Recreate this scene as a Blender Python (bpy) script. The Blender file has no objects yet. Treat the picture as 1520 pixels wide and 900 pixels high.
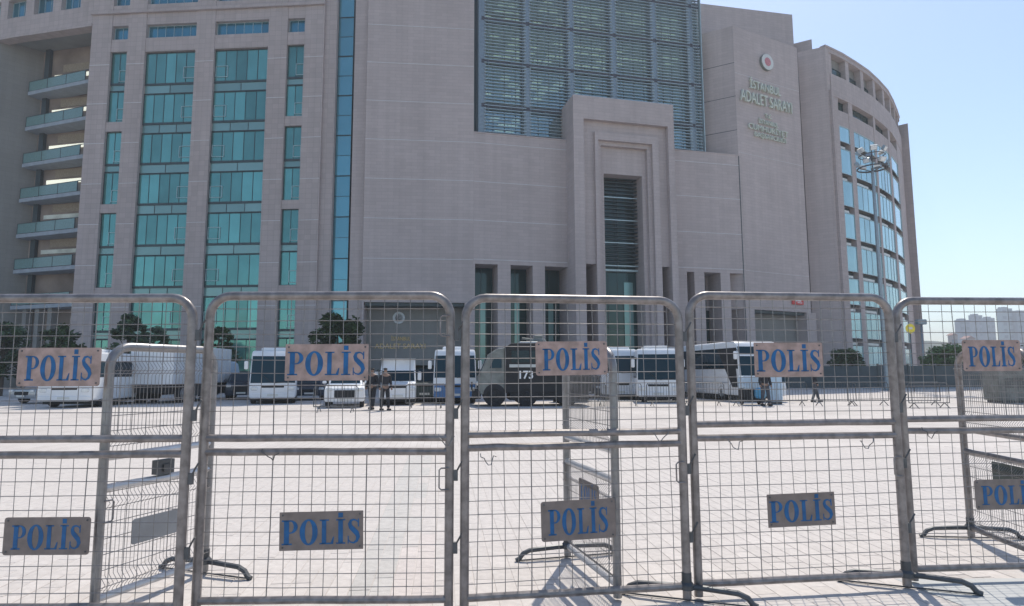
import bpy, bmesh, math, random
from mathutils import Vector, Matrix
random.seed(7)
R=math.radians
SC=bpy.context.scene
COL=SC.collection
# ------------------------------------------------------------------ camera, sky, sun
F=940.0; TH=math.atan(103/940.0); EYE=1.55; ROLL=R(.2)
cr,sr=math.cos(ROLL),math.sin(ROLL)
_R=Vector((1,0,0)); _U=Vector((0,-math.sin(TH),math.cos(TH))); _F=Vector((0,math.cos(TH),math.sin(TH)))
AX=cr*_R-sr*_U; UX=sr*_R+cr*_U
cam=bpy.data.cameras.new('camera'); co=bpy.data.objects.new('camera',cam); COL.objects.link(co)
m=Matrix((AX,UX,-_F)).transposed().to_4x4(); m.translation=(0,0,EYE); co.matrix_world=m
cam.sensor_width=36; cam.lens=36*F/1520; cam.clip_end=6000; cam.clip_start=.05
SC.camera=co
SUN_EL=R(55.5); SUN_AZ=R(16)
w=bpy.data.worlds.new('World'); SC.world=w; w.use_nodes=True
nt=w.node_tree; nt.nodes.clear()
sky=nt.nodes.new('ShaderNodeTexSky'); sky.sky_type='NISHITA'; sky.sun_disc=False
sky.sun_elevation=SUN_EL; sky.sun_rotation=SUN_AZ; sky.air_density=1.0; sky.dust_density=.6; sky.ozone_density=1.2; sky.altitude=0
bg=nt.nodes.new('ShaderNodeBackground'); bg.inputs[1].default_value=.13
wo=nt.nodes.new('ShaderNodeOutputWorld'); nt.links.new(sky.outputs[0],bg.inputs[0]); nt.links.new(bg.outputs[0],wo.inputs[0])
sl=bpy.data.lights.new('sun','SUN'); sl.energy=3.1; sl.angle=R(.5); sl.color=(1,.93,.83)
so=bpy.data.objects.new('sun',sl); COL.objects.link(so)
sd=Vector((math.sin(SUN_AZ)*math.cos(SUN_EL),math.cos(SUN_AZ)*math.cos(SUN_EL),math.sin(SUN_EL)))
so.rotation_euler=sd.to_track_quat('Z','Y').to_euler()
SC.view_settings.view_transform='Standard'; SC.view_settings.look='None'
SC.view_settings.exposure=0.5; SC.view_settings.gamma=1
SC.cycles.use_denoising=True; SC.cycles.max_bounces=6; SC.cycles.volume_bounces=0
# ------------------------------------------------------------------ projection helpers (find where things stand)
def ray(px,py):
    a=(px-760)/F; b=-(py-450)/F
    return AX*a+UX*b+_F
def at(px,py,Y):
    r=ray(px,py); t=Y/r.y; return Vector((r.x*t,Y,EYE+r.z*t))
def gr(px,py,z=0):
    r=ray(px,py); t=(z-EYE)/r.z; return Vector((r.x*t,r.y*t,z))
class Path:
    """a wall line in plan, left to right; s runs along it, o is the distance out towards the square"""
    def __init__(s,pts):
        s.p=[Vector((p[0],p[1])) for p in pts]; s.c=[0]
        for a,b in zip(s.p,s.p[1:]): s.c.append(s.c[-1]+(b-a).length)
        s.L=s.c[-1]; s.d=[(b-a).normalized() for a,b in zip(s.p,s.p[1:])]
    def seg(s,u):
        for i in range(len(s.d)):
            if u<=s.c[i+1] or i==len(s.d)-1: return i
    def nrm(s,i): return Vector((s.d[i].y,-s.d[i].x))
    def P(s,u,z,o=0):
        i=s.seg(u); b=s.p[i]+s.d[i]*(u-s.c[i])
        n=s.nrm(i)
        for k,j in ((i,i-1),(i+1,i+1)):
            if 0<k<len(s.p)-1 and abs(u-s.c[k])<1e-4 and 0<=j<len(s.d):
                m2=(s.nrm(i)+s.nrm(j)); m2=m2/m2.length; n=m2/max(.5,m2.dot(s.nrm(i)))
        return Vector((b.x+n.x*o,b.y+n.y*o,z))
    def hit(s,px,py):
        r=ray(px,py); best=None
        for i in range(len(s.d)):
            A=s.p[i]; d=s.d[i]; det=-r.x*d.y+r.y*d.x
            if abs(det)<1e-9: continue
            t=(-A.x*d.y+A.y*d.x)/det
            u=(r.x*t-A.x)*d.x+(r.y*t-A.y)*d.y; z=EYE+r.z*t
            L=s.c[i+1]-s.c[i]
            over=max(0,-u,u-L)
            if t>0 and (best is None or over<best[0]-1e-6): best=(over,s.c[i]+u,z)
        return best[1],best[2]
    def S(s,px,py): return s.hit(px,py)[0]
    def Z(s,px,py): return s.hit(px,py)[1]
    def offset(s,o): return Path([s.P(u,0,o).to_2d() for u in s.c])
# ------------------------------------------------------------------ mesh builder
class MB:
    def __init__(s): s.v=[]; s.f=[]; s.uv=[]; s.sm=[]
    def face(s,pts,uv=None,smooth=False):
        b=len(s.v); s.v+= [tuple(p) for p in pts]; s.f.append(tuple(range(b,b+len(pts))))
        s.uv.append(uv or [(p[0]+p[1],p[2]) for p in pts]); s.sm.append(smooth)
    def quadstrip(s,rings,closed=True,smooth=True,caps=True):
        b=len(s.v); n=len(rings[0])
        for r in rings: s.v+=[tuple(p) for p in r]
        for i in range(len(rings)-1):
            for j in range(n if closed else n-1):
                k=(j+1)%n
                q=(b+i*n+j,b+i*n+k,b+(i+1)*n+k,b+(i+1)*n+j)
                s.f.append(q); s.uv.append([(s.v[x][0]+s.v[x][1],s.v[x][2]) for x in q]); s.sm.append(smooth)
        if caps and closed:
            for q in (tuple(b+j for j in reversed(range(n))),tuple(b+(len(rings)-1)*n+j for j in range(n))):
                s.f.append(q); s.uv.append([(s.v[x][0]+s.v[x][1],s.v[x][2]) for x in q]); s.sm.append(False)
    def box(s,x0,x1,y0,y1,z0,z1,M=None):
        c=[Vector((x,y,z)) for z in (z0,z1) for y in (y0,y1) for x in (x0,x1)]
        if M is not None: c=[M@p for p in c]
        for q in ((0,2,3,1),(4,5,7,6),(0,1,5,4),(2,6,7,3),(0,4,6,2),(1,3,7,5)): s.face([c[i] for i in q])
    def bev(s,x0,x1,y0,y1,z0,z1,r,M=None,seg=2):
        """box with rounded vertical-plane corners seen along y (rounded in x-z), chamfered ends"""
        cx,cz=(x0+x1)/2,(z0+z1)/2; hx,hz=(x1-x0)/2,(z1-z0)/2; r=min(r,hx*.99,hz*.99)
        def ring(y,k):
            o=[]; a=hx-k; b=hz-k; rr=max(r-k*.3,.002)
            rr=min(rr,a,b)
            for sx,sz,t0 in ((1,1,0),(-1,1,90),(-1,-1,180),(1,-1,270)):
                for q in range(seg+1):
                    t=R(t0+90*q/seg); o.append(Vector((cx+sx*(a-rr)+rr*math.cos(t),y,cz+sz*(b-rr)+rr*math.sin(t))))
            return o
        e=min(r*.5,(y1-y0)*.3)
        rings=[ring(y0,e),ring(y0+e,0),ring(y1-e,0),ring(y1,e)]
        if M is not None: rings=[[M@p for p in q] for q in rings]
        s.quadstrip([list(reversed(q)) for q in rings],smooth=False)
    def pbox(s,P,s0,s1,z0,z1,o0,o1):
        """box on a wall path; o0 back, o1 front"""
        us=[s0]+[c for c in P.c[1:-1] if s0+1e-3<c<s1-1e-3]+[s1]
        for a,b in zip(us,us[1:]):
            g=lambda u,z,o:P.P(u,z,o)
            s.face([g(a,z0,o1),g(b,z0,o1),g(b,z1,o1),g(a,z1,o1)],[(a,z0),(b,z0),(b,z1),(a,z1)])
            s.face([g(b,z0,o0),g(a,z0,o0),g(a,z1,o0),g(b,z1,o0)],[(b,z0),(a,z0),(a,z1),(b,z1)])
            s.face([g(a,z1,o1),g(b,z1,o1),g(b,z1,o0),g(a,z1,o0)],[(a,0),(b,0),(b,o1-o0),(a,o1-o0)])
            s.face([g(a,z0,o0),g(b,z0,o0),g(b,z0,o1),g(a,z0,o1)],[(a,0),(b,0),(b,o1-o0),(a,o1-o0)])
        for u,fl in ((s0,1),(s1,0)):
            q=[P.P(u,z0,o1),P.P(u,z0,o0),P.P(u,z1,o0),P.P(u,z1,o1)]; uv=[(o1,z0),(o0,z0),(o0,z1),(o1,z1)]
            if fl: q.reverse(); uv.reverse()
            s.face(q,uv)
    def tube(s,pts,r,n=8,closed=False,caps=True,ry=None):
        pts=[Vector(p) for p in pts]; N=len(pts); rings=[]; up=None
        for i,p in enumerate(pts):
            if closed: d=(pts[(i+1)%N]-pts[i-1])
            else: d=(pts[min(i+1,N-1)]-pts[max(i-1,0)])
            d.normalize()
            if up is None:
                up=Vector((0,0,1)) if abs(d.z)<.9 else Vector((0,1,0))
            up=(up-d*up.dot(d))
            if up.length<1e-4: up=d.orthogonal()
            up.normalize(); sd_=d.cross(up)
            rr=r[i] if isinstance(r,(list,tuple)) else r
            rings.append([p+sd_*math.cos(2*math.pi*k/n)*(ry or rr)+up*math.sin(2*math.pi*k/n)*rr for k in range(n)])
        if closed: rings.append(rings[0])
        s.quadstrip(rings,smooth=n>4,caps=caps and not closed)
    def lathe(s,c,prof,axis=(0,0,1),n=14):
        a=Vector(axis).normalized(); u=a.orthogonal().normalized(); v=a.cross(u); c=Vector(c)
        s.quadstrip([[c+a*h+u*math.cos(2*math.pi*k/n)*r+v*math.sin(2*math.pi*k/n)*r for k in range(n)] for r,h in prof])
    def prism(s,poly,fn,t0,t1):
        """polygon of 2-D points; fn(a,b,t) -> 3-D"""
        n=len(poly)
        s.face([fn(a,b,t1) for a,b in poly]); s.face([fn(a,b,t0) for a,b in reversed(poly)])
        for i in range(n):
            a,b=poly[i],poly[(i+1)%n]
            s.face([fn(a[0],a[1],t1),fn(a[0],a[1],t0),fn(b[0],b[1],t0),fn(b[0],b[1],t1)])
    def mesh(s,name,mat):
        me=bpy.data.meshes.new(name); me.from_pydata(s.v,[],s.f)
        ul=me.uv_layers.new(name='UVMap'); flat=[]
        for q in s.uv:
            for a in q: flat+= [a[0],a[1]]
        ul.data.foreach_set('uv',flat); me.polygons.foreach_set('use_smooth',s.sm)
        if mat: me.materials.append(mat)
        bm=bmesh.new(); bm.from_mesh(me); bmesh.ops.remove_doubles(bm,verts=bm.verts,dist=1e-5)
        bmesh.ops.recalc_face_normals(bm,faces=bm.faces)
        for e in bm.edges:
            if len(e.link_faces)==2 and e.calc_face_angle(0)>R(35): e.smooth=False
        bm.to_mesh(me); bm.free(); me.update()
        return me
    def build(s,name,mat,parent=None,kind=None,loc=None):
        o=bpy.data.objects.new(name,s.mesh(name,mat)); COL.objects.link(o)
        if parent: o.parent=parent
        if kind: o['kind']=kind
        if loc is not None: o.location=loc
        return o
def link(name,me,parent=None,loc=(0,0,0),rz=0,scale=None):
    o=bpy.data.objects.new(name,me); COL.objects.link(o); o.parent=parent; o.location=loc; o.rotation_euler=(0,0,rz)
    if scale: o.scale=scale
    return o
def tag(o,label,cat,group=None):
    o['label']=label; o['category']=cat
    if group: o['group']=group
    return o
def thing(name,label,cat,loc=(0,0,0),rz=0,group=None):
    o=bpy.data.objects.new(name,None); COL.objects.link(o); o.location=loc; o.rotation_euler=(0,0,rz); o.empty_display_size=.2
    return tag(o,label,cat,group)
KIDS={}
def copy_tree(o,parent=None):
    c=o.copy(); COL.objects.link(c); c.parent=parent
    for ch in [x for x in COL.objects if x.parent==o]: copy_tree(ch,c)
    return c
def shape(name,mat,parent,*boxes,r=0):
    b=MB()
    for q in boxes:
        if r: b.bev(*q,r)
        else: b.box(*q)
    return b.build(name,mat,parent)
# ------------------------------------------------------------------ materials
def nodes(name):
    m=bpy.data.materials.new(name); m.use_nodes=True; t=m.node_tree
    return m,t,t.nodes['Principled BSDF']
def simple(name,col,rough=.6,metal=0,noise=.12,scale=6,bump=0,spec=.5,obj=True,stretch=None,col2=None,detail=5):
    m,t,p=nodes(name); p.inputs['Roughness'].default_value=rough; p.inputs['Metallic'].default_value=metal
    p.inputs['Specular IOR Level'].default_value=spec
    tc=t.nodes.new('ShaderNodeTexCoord'); n=t.nodes.new('ShaderNodeTexNoise'); n.inputs['Scale'].default_value=scale; n.inputs['Detail'].default_value=detail
    src=tc.outputs['Object']
    if stretch:
        mp=t.nodes.new('ShaderNodeMapping'); mp.inputs['Scale'].default_value=stretch; t.links.new(src,mp.inputs[0]); src=mp.outputs[0]
    t.links.new(src,n.inputs['Vector'])
    mx=t.nodes.new('ShaderNodeMix'); mx.data_type='RGBA'
    a=[c*(1-noise) for c in col]; b=[min(1,c*(1+noise)) for c in (col2 or col)]
    mx.inputs['A'].default_value=(*a,1); mx.inputs['B'].default_value=(*b,1)
    rp=t.nodes.new('ShaderNodeMapRange'); rp.inputs[1].default_value=.35; rp.inputs[2].default_value=.65
    t.links.new(n.outputs[0],rp.inputs[0]); t.links.new(rp.outputs[0],mx.inputs[0]); t.links.new(mx.outputs['Result'],p.inputs['Base Color'])
    if bump:
        bp=t.nodes.new('ShaderNodeBump'); bp.inputs['Strength'].default_value=bump; bp.inputs['Distance'].default_value=.01
        t.links.new(n.outputs[0],bp.inputs['Height']); t.links.new(bp.outputs[0],p.inputs['Normal'])
    return m
def stone(name,col,tw,th,joint=.02,dark=.72,var=.05,off=.5,light=None):
    """stone cladding slabs: joints, slab to slab colour, rain streaks; UV in metres along the wall"""
    m,t,p=nodes(name); p.inputs['Roughness'].default_value=.75; p.inputs['Specular IOR Level'].default_value=.25
    uv=t.nodes.new('ShaderNodeUVMap'); b=t.nodes.new('ShaderNodeTexBrick')
    b.offset=off; b.inputs['Scale'].default_value=1; b.inputs['Brick Width'].default_value=tw; b.inputs['Row Height'].default_value=th
    b.inputs['Mortar Size'].default_value=joint/2; b.inputs['Mortar Smooth'].default_value=.4; b.inputs['Bias'].default_value=0
    b.inputs['Color1'].default_value=(*[c*(1-var) for c in col],1); b.inputs['Color2'].default_value=(*[c*(1+var) for c in col],1)
    b.inputs['Mortar'].default_value=(*[c*dark for c in col],1)
    t.links.new(uv.outputs[0],b.inputs['Vector'])
    n=t.nodes.new('ShaderNodeTexNoise'); n.inputs['Scale'].default_value=.12; n.inputs['Detail'].default_value=6; n.inputs['Roughness'].default_value=.6
    t.links.new(uv.outputs[0],n.inputs['Vector'])
    mp=t.nodes.new('ShaderNodeMapping'); mp.inputs['Scale'].default_value=(1.3,.06,1); t.links.new(uv.outputs[0],mp.inputs[0])
    n2=t.nodes.new('ShaderNodeTexNoise'); n2.inputs['Scale'].default_value=1; n2.inputs['Detail'].default_value=6; t.links.new(mp.outputs[0],n2.inputs['Vector'])
    ad=t.nodes.new('ShaderNodeMath'); ad.operation='ADD'; t.links.new(n.outputs[0],ad.inputs[0]); t.links.new(n2.outputs[0],ad.inputs[1])
    rp=t.nodes.new('ShaderNodeMapRange'); rp.inputs[1].default_value=.75; rp.inputs[2].default_value=1.25; rp.inputs[3].default_value=.90; rp.inputs[4].default_value=1.06
    t.links.new(ad.outputs[0],rp.inputs[0])
    mx=t.nodes.new('ShaderNodeMix'); mx.data_type='RGBA'; mx.blend_type='MULTIPLY'; mx.inputs[0].default_value=1
    t.links.new(b.outputs[0],mx.inputs['A']); t.links.new(rp.outputs[0],mx.inputs['B']); t.links.new(mx.outputs['Result'],p.inputs['Base Color'])
    bp=t.nodes.new('ShaderNodeBump'); bp.inputs['Strength'].default_value=.3; bp.inputs['Distance'].default_value=.02; bp.invert=True
    t.links.new(b.outputs[1],bp.inputs['Height']); t.links.new(bp.outputs[0],p.inputs['Normal'])
    return m
def glazing(name,col,rough=.08,metal=.55,wave=.02,var=.15,scale=.5):
    m,t,p=nodes(name); p.inputs['Roughness'].default_value=rough; p.inputs['Metallic'].default_value=metal
    tc=t.nodes.new('ShaderNodeTexCoord'); oi=t.nodes.new('ShaderNodeObjectInfo')
    n=t.nodes.new('ShaderNodeTexNoise'); n.inputs['Scale'].default_value=scale; n.inputs['Detail'].default_value=3; t.links.new(tc.outputs['Object'],n.inputs['Vector'])
    mt=t.nodes.new('ShaderNodeMath'); mt.operation='ADD'; t.links.new(n.outputs[0],mt.inputs[0]); t.links.new(oi.outputs['Random'],mt.inputs[1])
    rp=t.nodes.new('ShaderNodeMapRange'); rp.inputs[1].default_value=.4; rp.inputs[2].default_value=1.6; rp.inputs[3].default_value=1-var; rp.inputs[4].default_value=1+var
    t.links.new(mt.outputs[0],rp.inputs[0])
    mx=t.nodes.new('ShaderNodeMix'); mx.data_type='RGBA'; mx.blend_type='MULTIPLY'; mx.inputs[0].default_value=1; mx.inputs['A'].default_value=(*col,1)
    t.links.new(rp.outputs[0],mx.inputs['B']); t.links.new(mx.outputs['Result'],p.inputs['Base Color'])
    bp=t.nodes.new('ShaderNodeBump'); bp.inputs['Strength'].default_value=wave; bp.inputs['Distance'].default_value=.5
    t.links.new(n.outputs[0],bp.inputs['Height']); t.links.new(bp.outputs[0],p.inputs['Normal'])
    return m
def clear_glass(name,tint,gloss=.25):
    m,t,p=nodes(name); t.nodes.remove(p); out=t.nodes['Material Output']
    tr=t.nodes.new('ShaderNodeBsdfTransparent'); tr.inputs[0].default_value=(*tint,1)
    gl=t.nodes.new('ShaderNodeBsdfGlossy'); gl.inputs['Roughness'].default_value=.05; gl.inputs[0].default_value=(.75,.95,1,1)
    mx=t.nodes.new('ShaderNodeMixShader'); fr=t.nodes.new('ShaderNodeFresnel'); fr.inputs[0].default_value=1.5
    ad=t.nodes.new('ShaderNodeMath'); ad.operation='ADD'; ad.inputs[1].default_value=gloss; ad.use_clamp=True
    t.links.new(fr.outputs[0],ad.inputs[0]); t.links.new(ad.outputs[0],mx.inputs[0]); t.links.new(tr.outputs[0],mx.inputs[1]); t.links.new(gl.outputs[0],mx.inputs[2])
    t.links.new(mx.outputs[0],out.inputs[0]); return m
def emit(name,col,st):
    m,t,p=nodes(name); p.inputs['Base Color'].default_value=(*col,1); p.inputs['Emission Color'].default_value=(*col,1); p.inputs['Emission Strength'].default_value=st; return m
STC=(.50,.425,.405)
M=dict(
 stone=stone('stone_cladding',STC,1.15,.34,.025,.78,.045),
 stone_t=stone('stone_tile_cladding',(.46,.39,.37),.62,.52,.03,.74,.06,0),
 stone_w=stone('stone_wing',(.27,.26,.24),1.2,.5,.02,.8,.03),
 band=simple('pale_joint',(.60,.58,.58),.6,noise=.05),
 glass=glazing('teal_glazing',(.12,.325,.30),var=.32),
 glass2=glazing('teal_spandrel',(.20,.34,.325),.2,.35),
 glassB=glazing('blue_glazing',(.06,.23,.30),.06,.6,var=.25),
 glassS=glazing('strip_glazing',(.13,.33,.39),.10,.5,var=.12),
 glassR=glazing('sky_glazing',(.36,.56,.59),.10,.6,var=.2),
 glassD=glazing('dark_green_glazing',(.02,.06,.055),.08,.2),
 atrium=clear_glass('atrium_glass',(.62,.74,.70),.24),
 rail=simple('rail_glass',(.16,.27,.26),.15,noise=.08),
 frame=simple('dark_frame',(.05,.07,.075),.45,.3),
 frameL=simple('light_frame',(.42,.52,.53),.4,.3),
 steel=simple('grey_steel_cladding',(.27,.32,.35),.4,.5),
 louvre=simple('louvre_metal',(.46,.54,.55),.35,.5),
 conc=simple('grey_slab',(.32,.36,.40),.7,noise=.1,scale=1.5),
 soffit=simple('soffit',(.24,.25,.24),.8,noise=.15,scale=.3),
 inner=simple('interior_wall',(.27,.215,.18),.8,noise=.3,scale=.35),
 innerP=simple('interior_pale',(.66,.68,.6),.8,noise=.25,scale=.6),
 lamp=emit('lit_lamp',(1,.98,.80),.5),
 galv=simple('weathered_steel_tube',(.215,.192,.183),.38,.4,.14,16,.12,col2=(.26,.236,.225),detail=8),
 galvM=simple('galvanised_tube_half_sun_tint',(.27,.265,.265),.36,.5,.12,16,.1),  # mid tone between dark posts and sunlit top arch, sun put into the colour
 galvL=simple('galvanised_tube_sun_tint',(.52,.52,.53),.36,.45,.1,16,.1),  # lighter copy of the steel: sunlight on the rails put into the colour
 wire=simple('galvanised_wire',(.25,.24,.235),.45,.6,.2,12),
 dkst=simple('dark_steel',(.10,.105,.11),.5,.5,.2,10),
 board=simple('sign_sheeting',(.34,.25,.215),.55,.05,.2,14,col2=(.37,.265,.235),detail=8),
 boardD=simple('faded_sign_sheeting',(.215,.175,.155),.6,.05,.14,14,detail=8),
 ink=simple('blue_sign_ink',(.002,.10,.27),.5,noise=.2,scale=20),
 white=simple('white_paint',(.78,.79,.80),.35,noise=.04,scale=1.5),
 offw=simple('off_white_paint',(.66,.66,.62),.45,noise=.06,scale=1.5),
 cream=simple('cream_panel',(.60,.56,.42),.6,noise=.08,scale=2),
 vblue=simple('blue_vehicle_paint',(.05,.16,.36),.35,noise=.06),
 lblue=simple('light_blue_plastic',(.10,.38,.62),.45,noise=.08),
 pblue=simple('pale_blue_panel',(.50,.62,.72),.5,noise=.06),
 black=simple('black_paint',(.015,.016,.018),.75,noise=.15),
 navy=simple('navy_paint',(.02,.035,.06),.3,noise=.15),
 green=simple('dark_green_paint',(.025,.045,.04),.4,noise=.15),
 olive=simple('weathered_grey_armour',(.17,.18,.165),.6,noise=.25,scale=3),
 silver=simple('silver_paint',(.42,.44,.46),.3,.5,.05),
 vglass=glazing('vehicle_glass',(.006,.03,.045),.06,.0,.0,.2,1.0),
 rubber=simple('rubber',(.022,.022,.024),.8),
 rim=simple('wheel_rim',(.30,.31,.32),.4,.6),
 lens=simple('lamp_lens',(.70,.72,.72),.15,.1),
 redl=simple('red_lens',(.45,.03,.02),.3),
 bandd=simple('dull_violet_band',(.075,.075,.09),.5,.2),
 blankm=simple('plate_back',(.27,.28,.29),.5,.2),
 pink=simple('faded_red_emblem',(.55,.20,.22),.5,noise=.3,scale=9),
 red=simple('red_board',(.62,.05,.04),.5,noise=.1),
 gold=simple('gilt_letters',(.80,.56,.24),.4,.1),
 grnw=simple('pale_green_letters',(.62,.65,.55),.5,0,.1,3),
 letd=simple('letter_return',(.22,.24,.22),.5,.4),
 yel=simple('yellow_board',(.75,.62,.05),.5),
 leaf=simple('dark_leaves',(.025,.055,.022),.6,noise=.45,scale=2.5,col2=(.05,.09,.03)),
 leafB=simple('fresh_leaves',(.06,.12,.03),.6,noise=.4,scale=2.5,col2=(.10,.17,.05)),
 bark=simple('bark',(.10,.08,.06),.9,noise=.3,scale=8,bump=.6),
 hedge=simple('dark_boundary_panel',(.042,.066,.078),.5,.2,.15,1.5),
 far=simple('distant_render_haze_tint',(.24,.27,.32),.8,noise=.08,scale=.05),  # darker bluish tone: distance haze put into the wall colour
 farW=simple('distant_window',(.10,.14,.18),.3),
 farP=simple('distant_pink_render',(.40,.31,.28),.8),
 roof=simple('tile_roof',(.30,.13,.09),.8),
 hill=simple('wooded_hill',(.055,.075,.035),.95,noise=.4,scale=.06,col2=(.10,.11,.06)),
 skin=simple('skin',(.28,.17,.12),.6), cloth=simple('black_uniform',(.016,.018,.024),.8), cloth2=simple('grey_trousers',(.06,.065,.08),.8), hair=simple('dark_hair',(.015,.012,.01),.7),
 stripe=simple('white_stripe',(.62,.64,.65),.5),
 tan=simple('tan_render',(.33,.27,.20),.8),
)
# paving: broad sheet with laid blocks in the material, real blocks near the camera
def paving():
    m,t,p=nodes('plaza_paving'); p.inputs['Roughness'].default_value=.85; p.inputs['Specular IOR Level'].default_value=.2
    tc=t.nodes.new('ShaderNodeTexCoord'); mp=t.nodes.new('ShaderNodeMapping'); mp.inputs['Rotation'].default_value=(0,0,R(90-6)); t.links.new(tc.outputs['Object'],mp.inputs[0])
    b=t.nodes.new('ShaderNodeTexBrick'); b.inputs['Scale'].default_value=1; b.inputs['Brick Width'].default_value=.45; b.inputs['Row Height'].default_value=.15
    b.inputs['Mortar Size'].default_value=.004; b.inputs['Color1'].default_value=(.56,.515,.475,1); b.inputs['Color2'].default_value=(.615,.57,.53,1); b.inputs['Mortar'].default_value=(.42,.38,.345,1)
    t.links.new(mp.outputs[0],b.inputs['Vector'])
    n=t.nodes.new('ShaderNodeTexNoise'); n.inputs['Scale'].default_value=.35; n.inputs['Detail'].default_value=8; n.inputs['Roughness'].default_value=.65; t.links.new(tc.outputs['Object'],n.inputs['Vector'])
    rp=t.nodes.new('ShaderNodeMapRange'); rp.inputs[1].default_value=.35; rp.inputs[2].default_value=.65; rp.inputs[3].default_value=.88; rp.inputs[4].default_value=1.06; t.links.new(n.outputs[0],rp.inputs[0])
    mx=t.nodes.new('ShaderNodeMix'); mx.data_type='RGBA'; mx.blend_type='MULTIPLY'; mx.inputs[0].default_value=1
    t.links.new(b.outputs[0],mx.inputs['A']); t.links.new(rp.outputs[0],mx.inputs['B']); t.links.new(mx.outputs['Result'],p.inputs['Base Color'])
    return m
M['pave']=paving()
def paver_mat(name,col):
    m=simple(name,col,.85,noise=.07,scale=14,bump=.25,spec=.2); t=m.node_tree; p=t.nodes['Principled BSDF']
    oi=t.nodes.new('ShaderNodeObjectInfo'); rp=t.nodes.new('ShaderNodeMapRange'); rp.inputs[3].default_value=.95; rp.inputs[4].default_value=1.05; t.links.new(oi.outputs['Random'],rp.inputs[0])
    src=p.inputs['Base Color'].links[0].from_socket; mx=t.nodes.new('ShaderNodeMix'); mx.data_type='RGBA'; mx.blend_type='MULTIPLY'; mx.inputs[0].default_value=1
    t.links.new(src,mx.inputs['A']); t.links.new(rp.outputs[0],mx.inputs['B']); t.links.new(mx.outputs['Result'],p.inputs['Base Color']); return m
M['paver']=paver_mat('beige_paver',(.585,.54,.50)); M['paverG']=paver_mat('grey_paver',(.525,.50,.465)); M['paverP']=paver_mat('pink_paver',(.595,.535,.495))
M['slab']=simple('smooth_grey_slab',(.47,.475,.46),.8,noise=.06,scale=2)
M['soil']=simple('dry_ground',(.30,.27,.22),.9,noise=.2,scale=.02)
# ------------------------------------------------------------------ ground
b=MB(); b.box(-1000,1950,-50,1200,-1.0,-.06); g=b.build('ground',M['soil']); g['kind']='structure'
b=MB(); b.box(-130,160,-30,140,-.05,-.004); PLZ=b.build('plaza',M['pave'],kind='structure')
def paver_piece(b,cx,cy,L,W_,rz,h):
    c,s_=math.cos(rz),math.sin(rz); g_=.0028; e=.003
    def ring(k,z): return [(cx+c*x-s_*y,cy+s_*x+c*y,z) for x,y in ((-W_/2+k,-L/2+k),(W_/2-k,-L/2+k),(W_/2-k,L/2-k),(-W_/2+k,L/2-k))]
    b.quadstrip([ring(g_,-.0038),ring(g_,h-.002),ring(g_+e,h)],smooth=False)
pm={}
cells=[]
rng=random.Random(3); rz=R(6)
# lower right smooth slab area keeps its own pieces
def is_slab(x,y): return x>2.9+.25*(4.6-y) and y<5.0 and x<7
c_,s_=math.cos(rz),math.sin(rz)
for i in range(-72,112):
    u=i*.15; v=2.2+rng.random()*.4
    while v<13.5:
        L=rng.choice((.3,.45,.45,.6)); cx=c_*u-s_*(v+L/2); cy=s_*u+c_*(v+L/2)
        if 3.4<cy<13.2 and abs(cx)<cy*.86+.3 and not is_slab(cx,cy): cells.append((cx,cy,L,i))
        v+=L
cells.sort(key=lambda q:q[1])
near=[q for q in cells if q[1]>3.75][:300]; nset=set(near); stuff=MB(); stuffG=MB()
def pcol(cx,cy):
    u=cx*c_+cy*s_
    if -.68<u<-.30: return 'paverG'
    if -.30<=u<-.10: return 'paverP'
    return 'paver'
for q in cells:
    cx,cy,L,i=q; h=rng.uniform(-.0012,.0012)
    if q in nset:
        k=(L,pcol(cx,cy))
        if k not in pm:
            bb=MB(); paver_piece(bb,0,0,L,.15,0,0); pm[k]=bb.mesh('paver',M[k[1]])
        link('paver',pm[k],PLZ,(cx,cy,h),rz+rng.uniform(-.004,.004))
    else: paver_piece(stuffG if pcol(cx,cy)=='paverG' else stuff,cx,cy,L,.15,rz,h)
stuff.build('paver_field',M['paver'],PLZ,'stuff'); stuffG.build('grey_paver_strip',M['paverG'],PLZ,'stuff')
for k,(x0,x1,y0,y1) in enumerate(((3.05,5.2,3.3,4.93),)):
    b=MB(); b.prism([(3.25,3.3),(6.5,3.3),(6.5,4.95),(2.86,4.95)],lambda a,c,t:Vector((a,c,t)),-.007,.001); b.build('smooth_slab',M['slab'],PLZ)
# ------------------------------------------------------------------ lettering
def ring_poly(cx,cy,ro,ri,a0,a1,n=14):
    o=[]
    for i in range(n):
        t0=R(a0+(a1-a0)*i/n); t1=R(a0+(a1-a0)*(i+1)/n)
        o.append([(cx+ri[0]*math.cos(t0),cy+ri[1]*math.sin(t0)),(cx+ro[0]*math.cos(t0),cy+ro[1]*math.sin(t0)),(cx+ro[0]*math.cos(t1),cy+ro[1]*math.sin(t1)),(cx+ri[0]*math.cos(t1),cy+ri[1]*math.sin(t1))])
    return o
def rect(x0,x1,y0,y1): return [(x0,y0),(x1,y0),(x1,y1),(x0,y1)]
def stroke(pts,ws):
    o=[]; n=len(pts); L=[];Rr=[]
    for i in range(n):
        a=Vector(pts[max(i-1,0)]); c=Vector(pts[min(i+1,n-1)]); d=(c-a).normalized(); nn=Vector((-d.y,d.x)); p=Vector(pts[i])
        L.append(p+nn*ws[i]/2); Rr.append(p-nn*ws[i]/2)
    for i in range(n-1): o.append([tuple(Rr[i]),tuple(Rr[i+1]),tuple(L[i+1]),tuple(L[i])])
    return o
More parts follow.
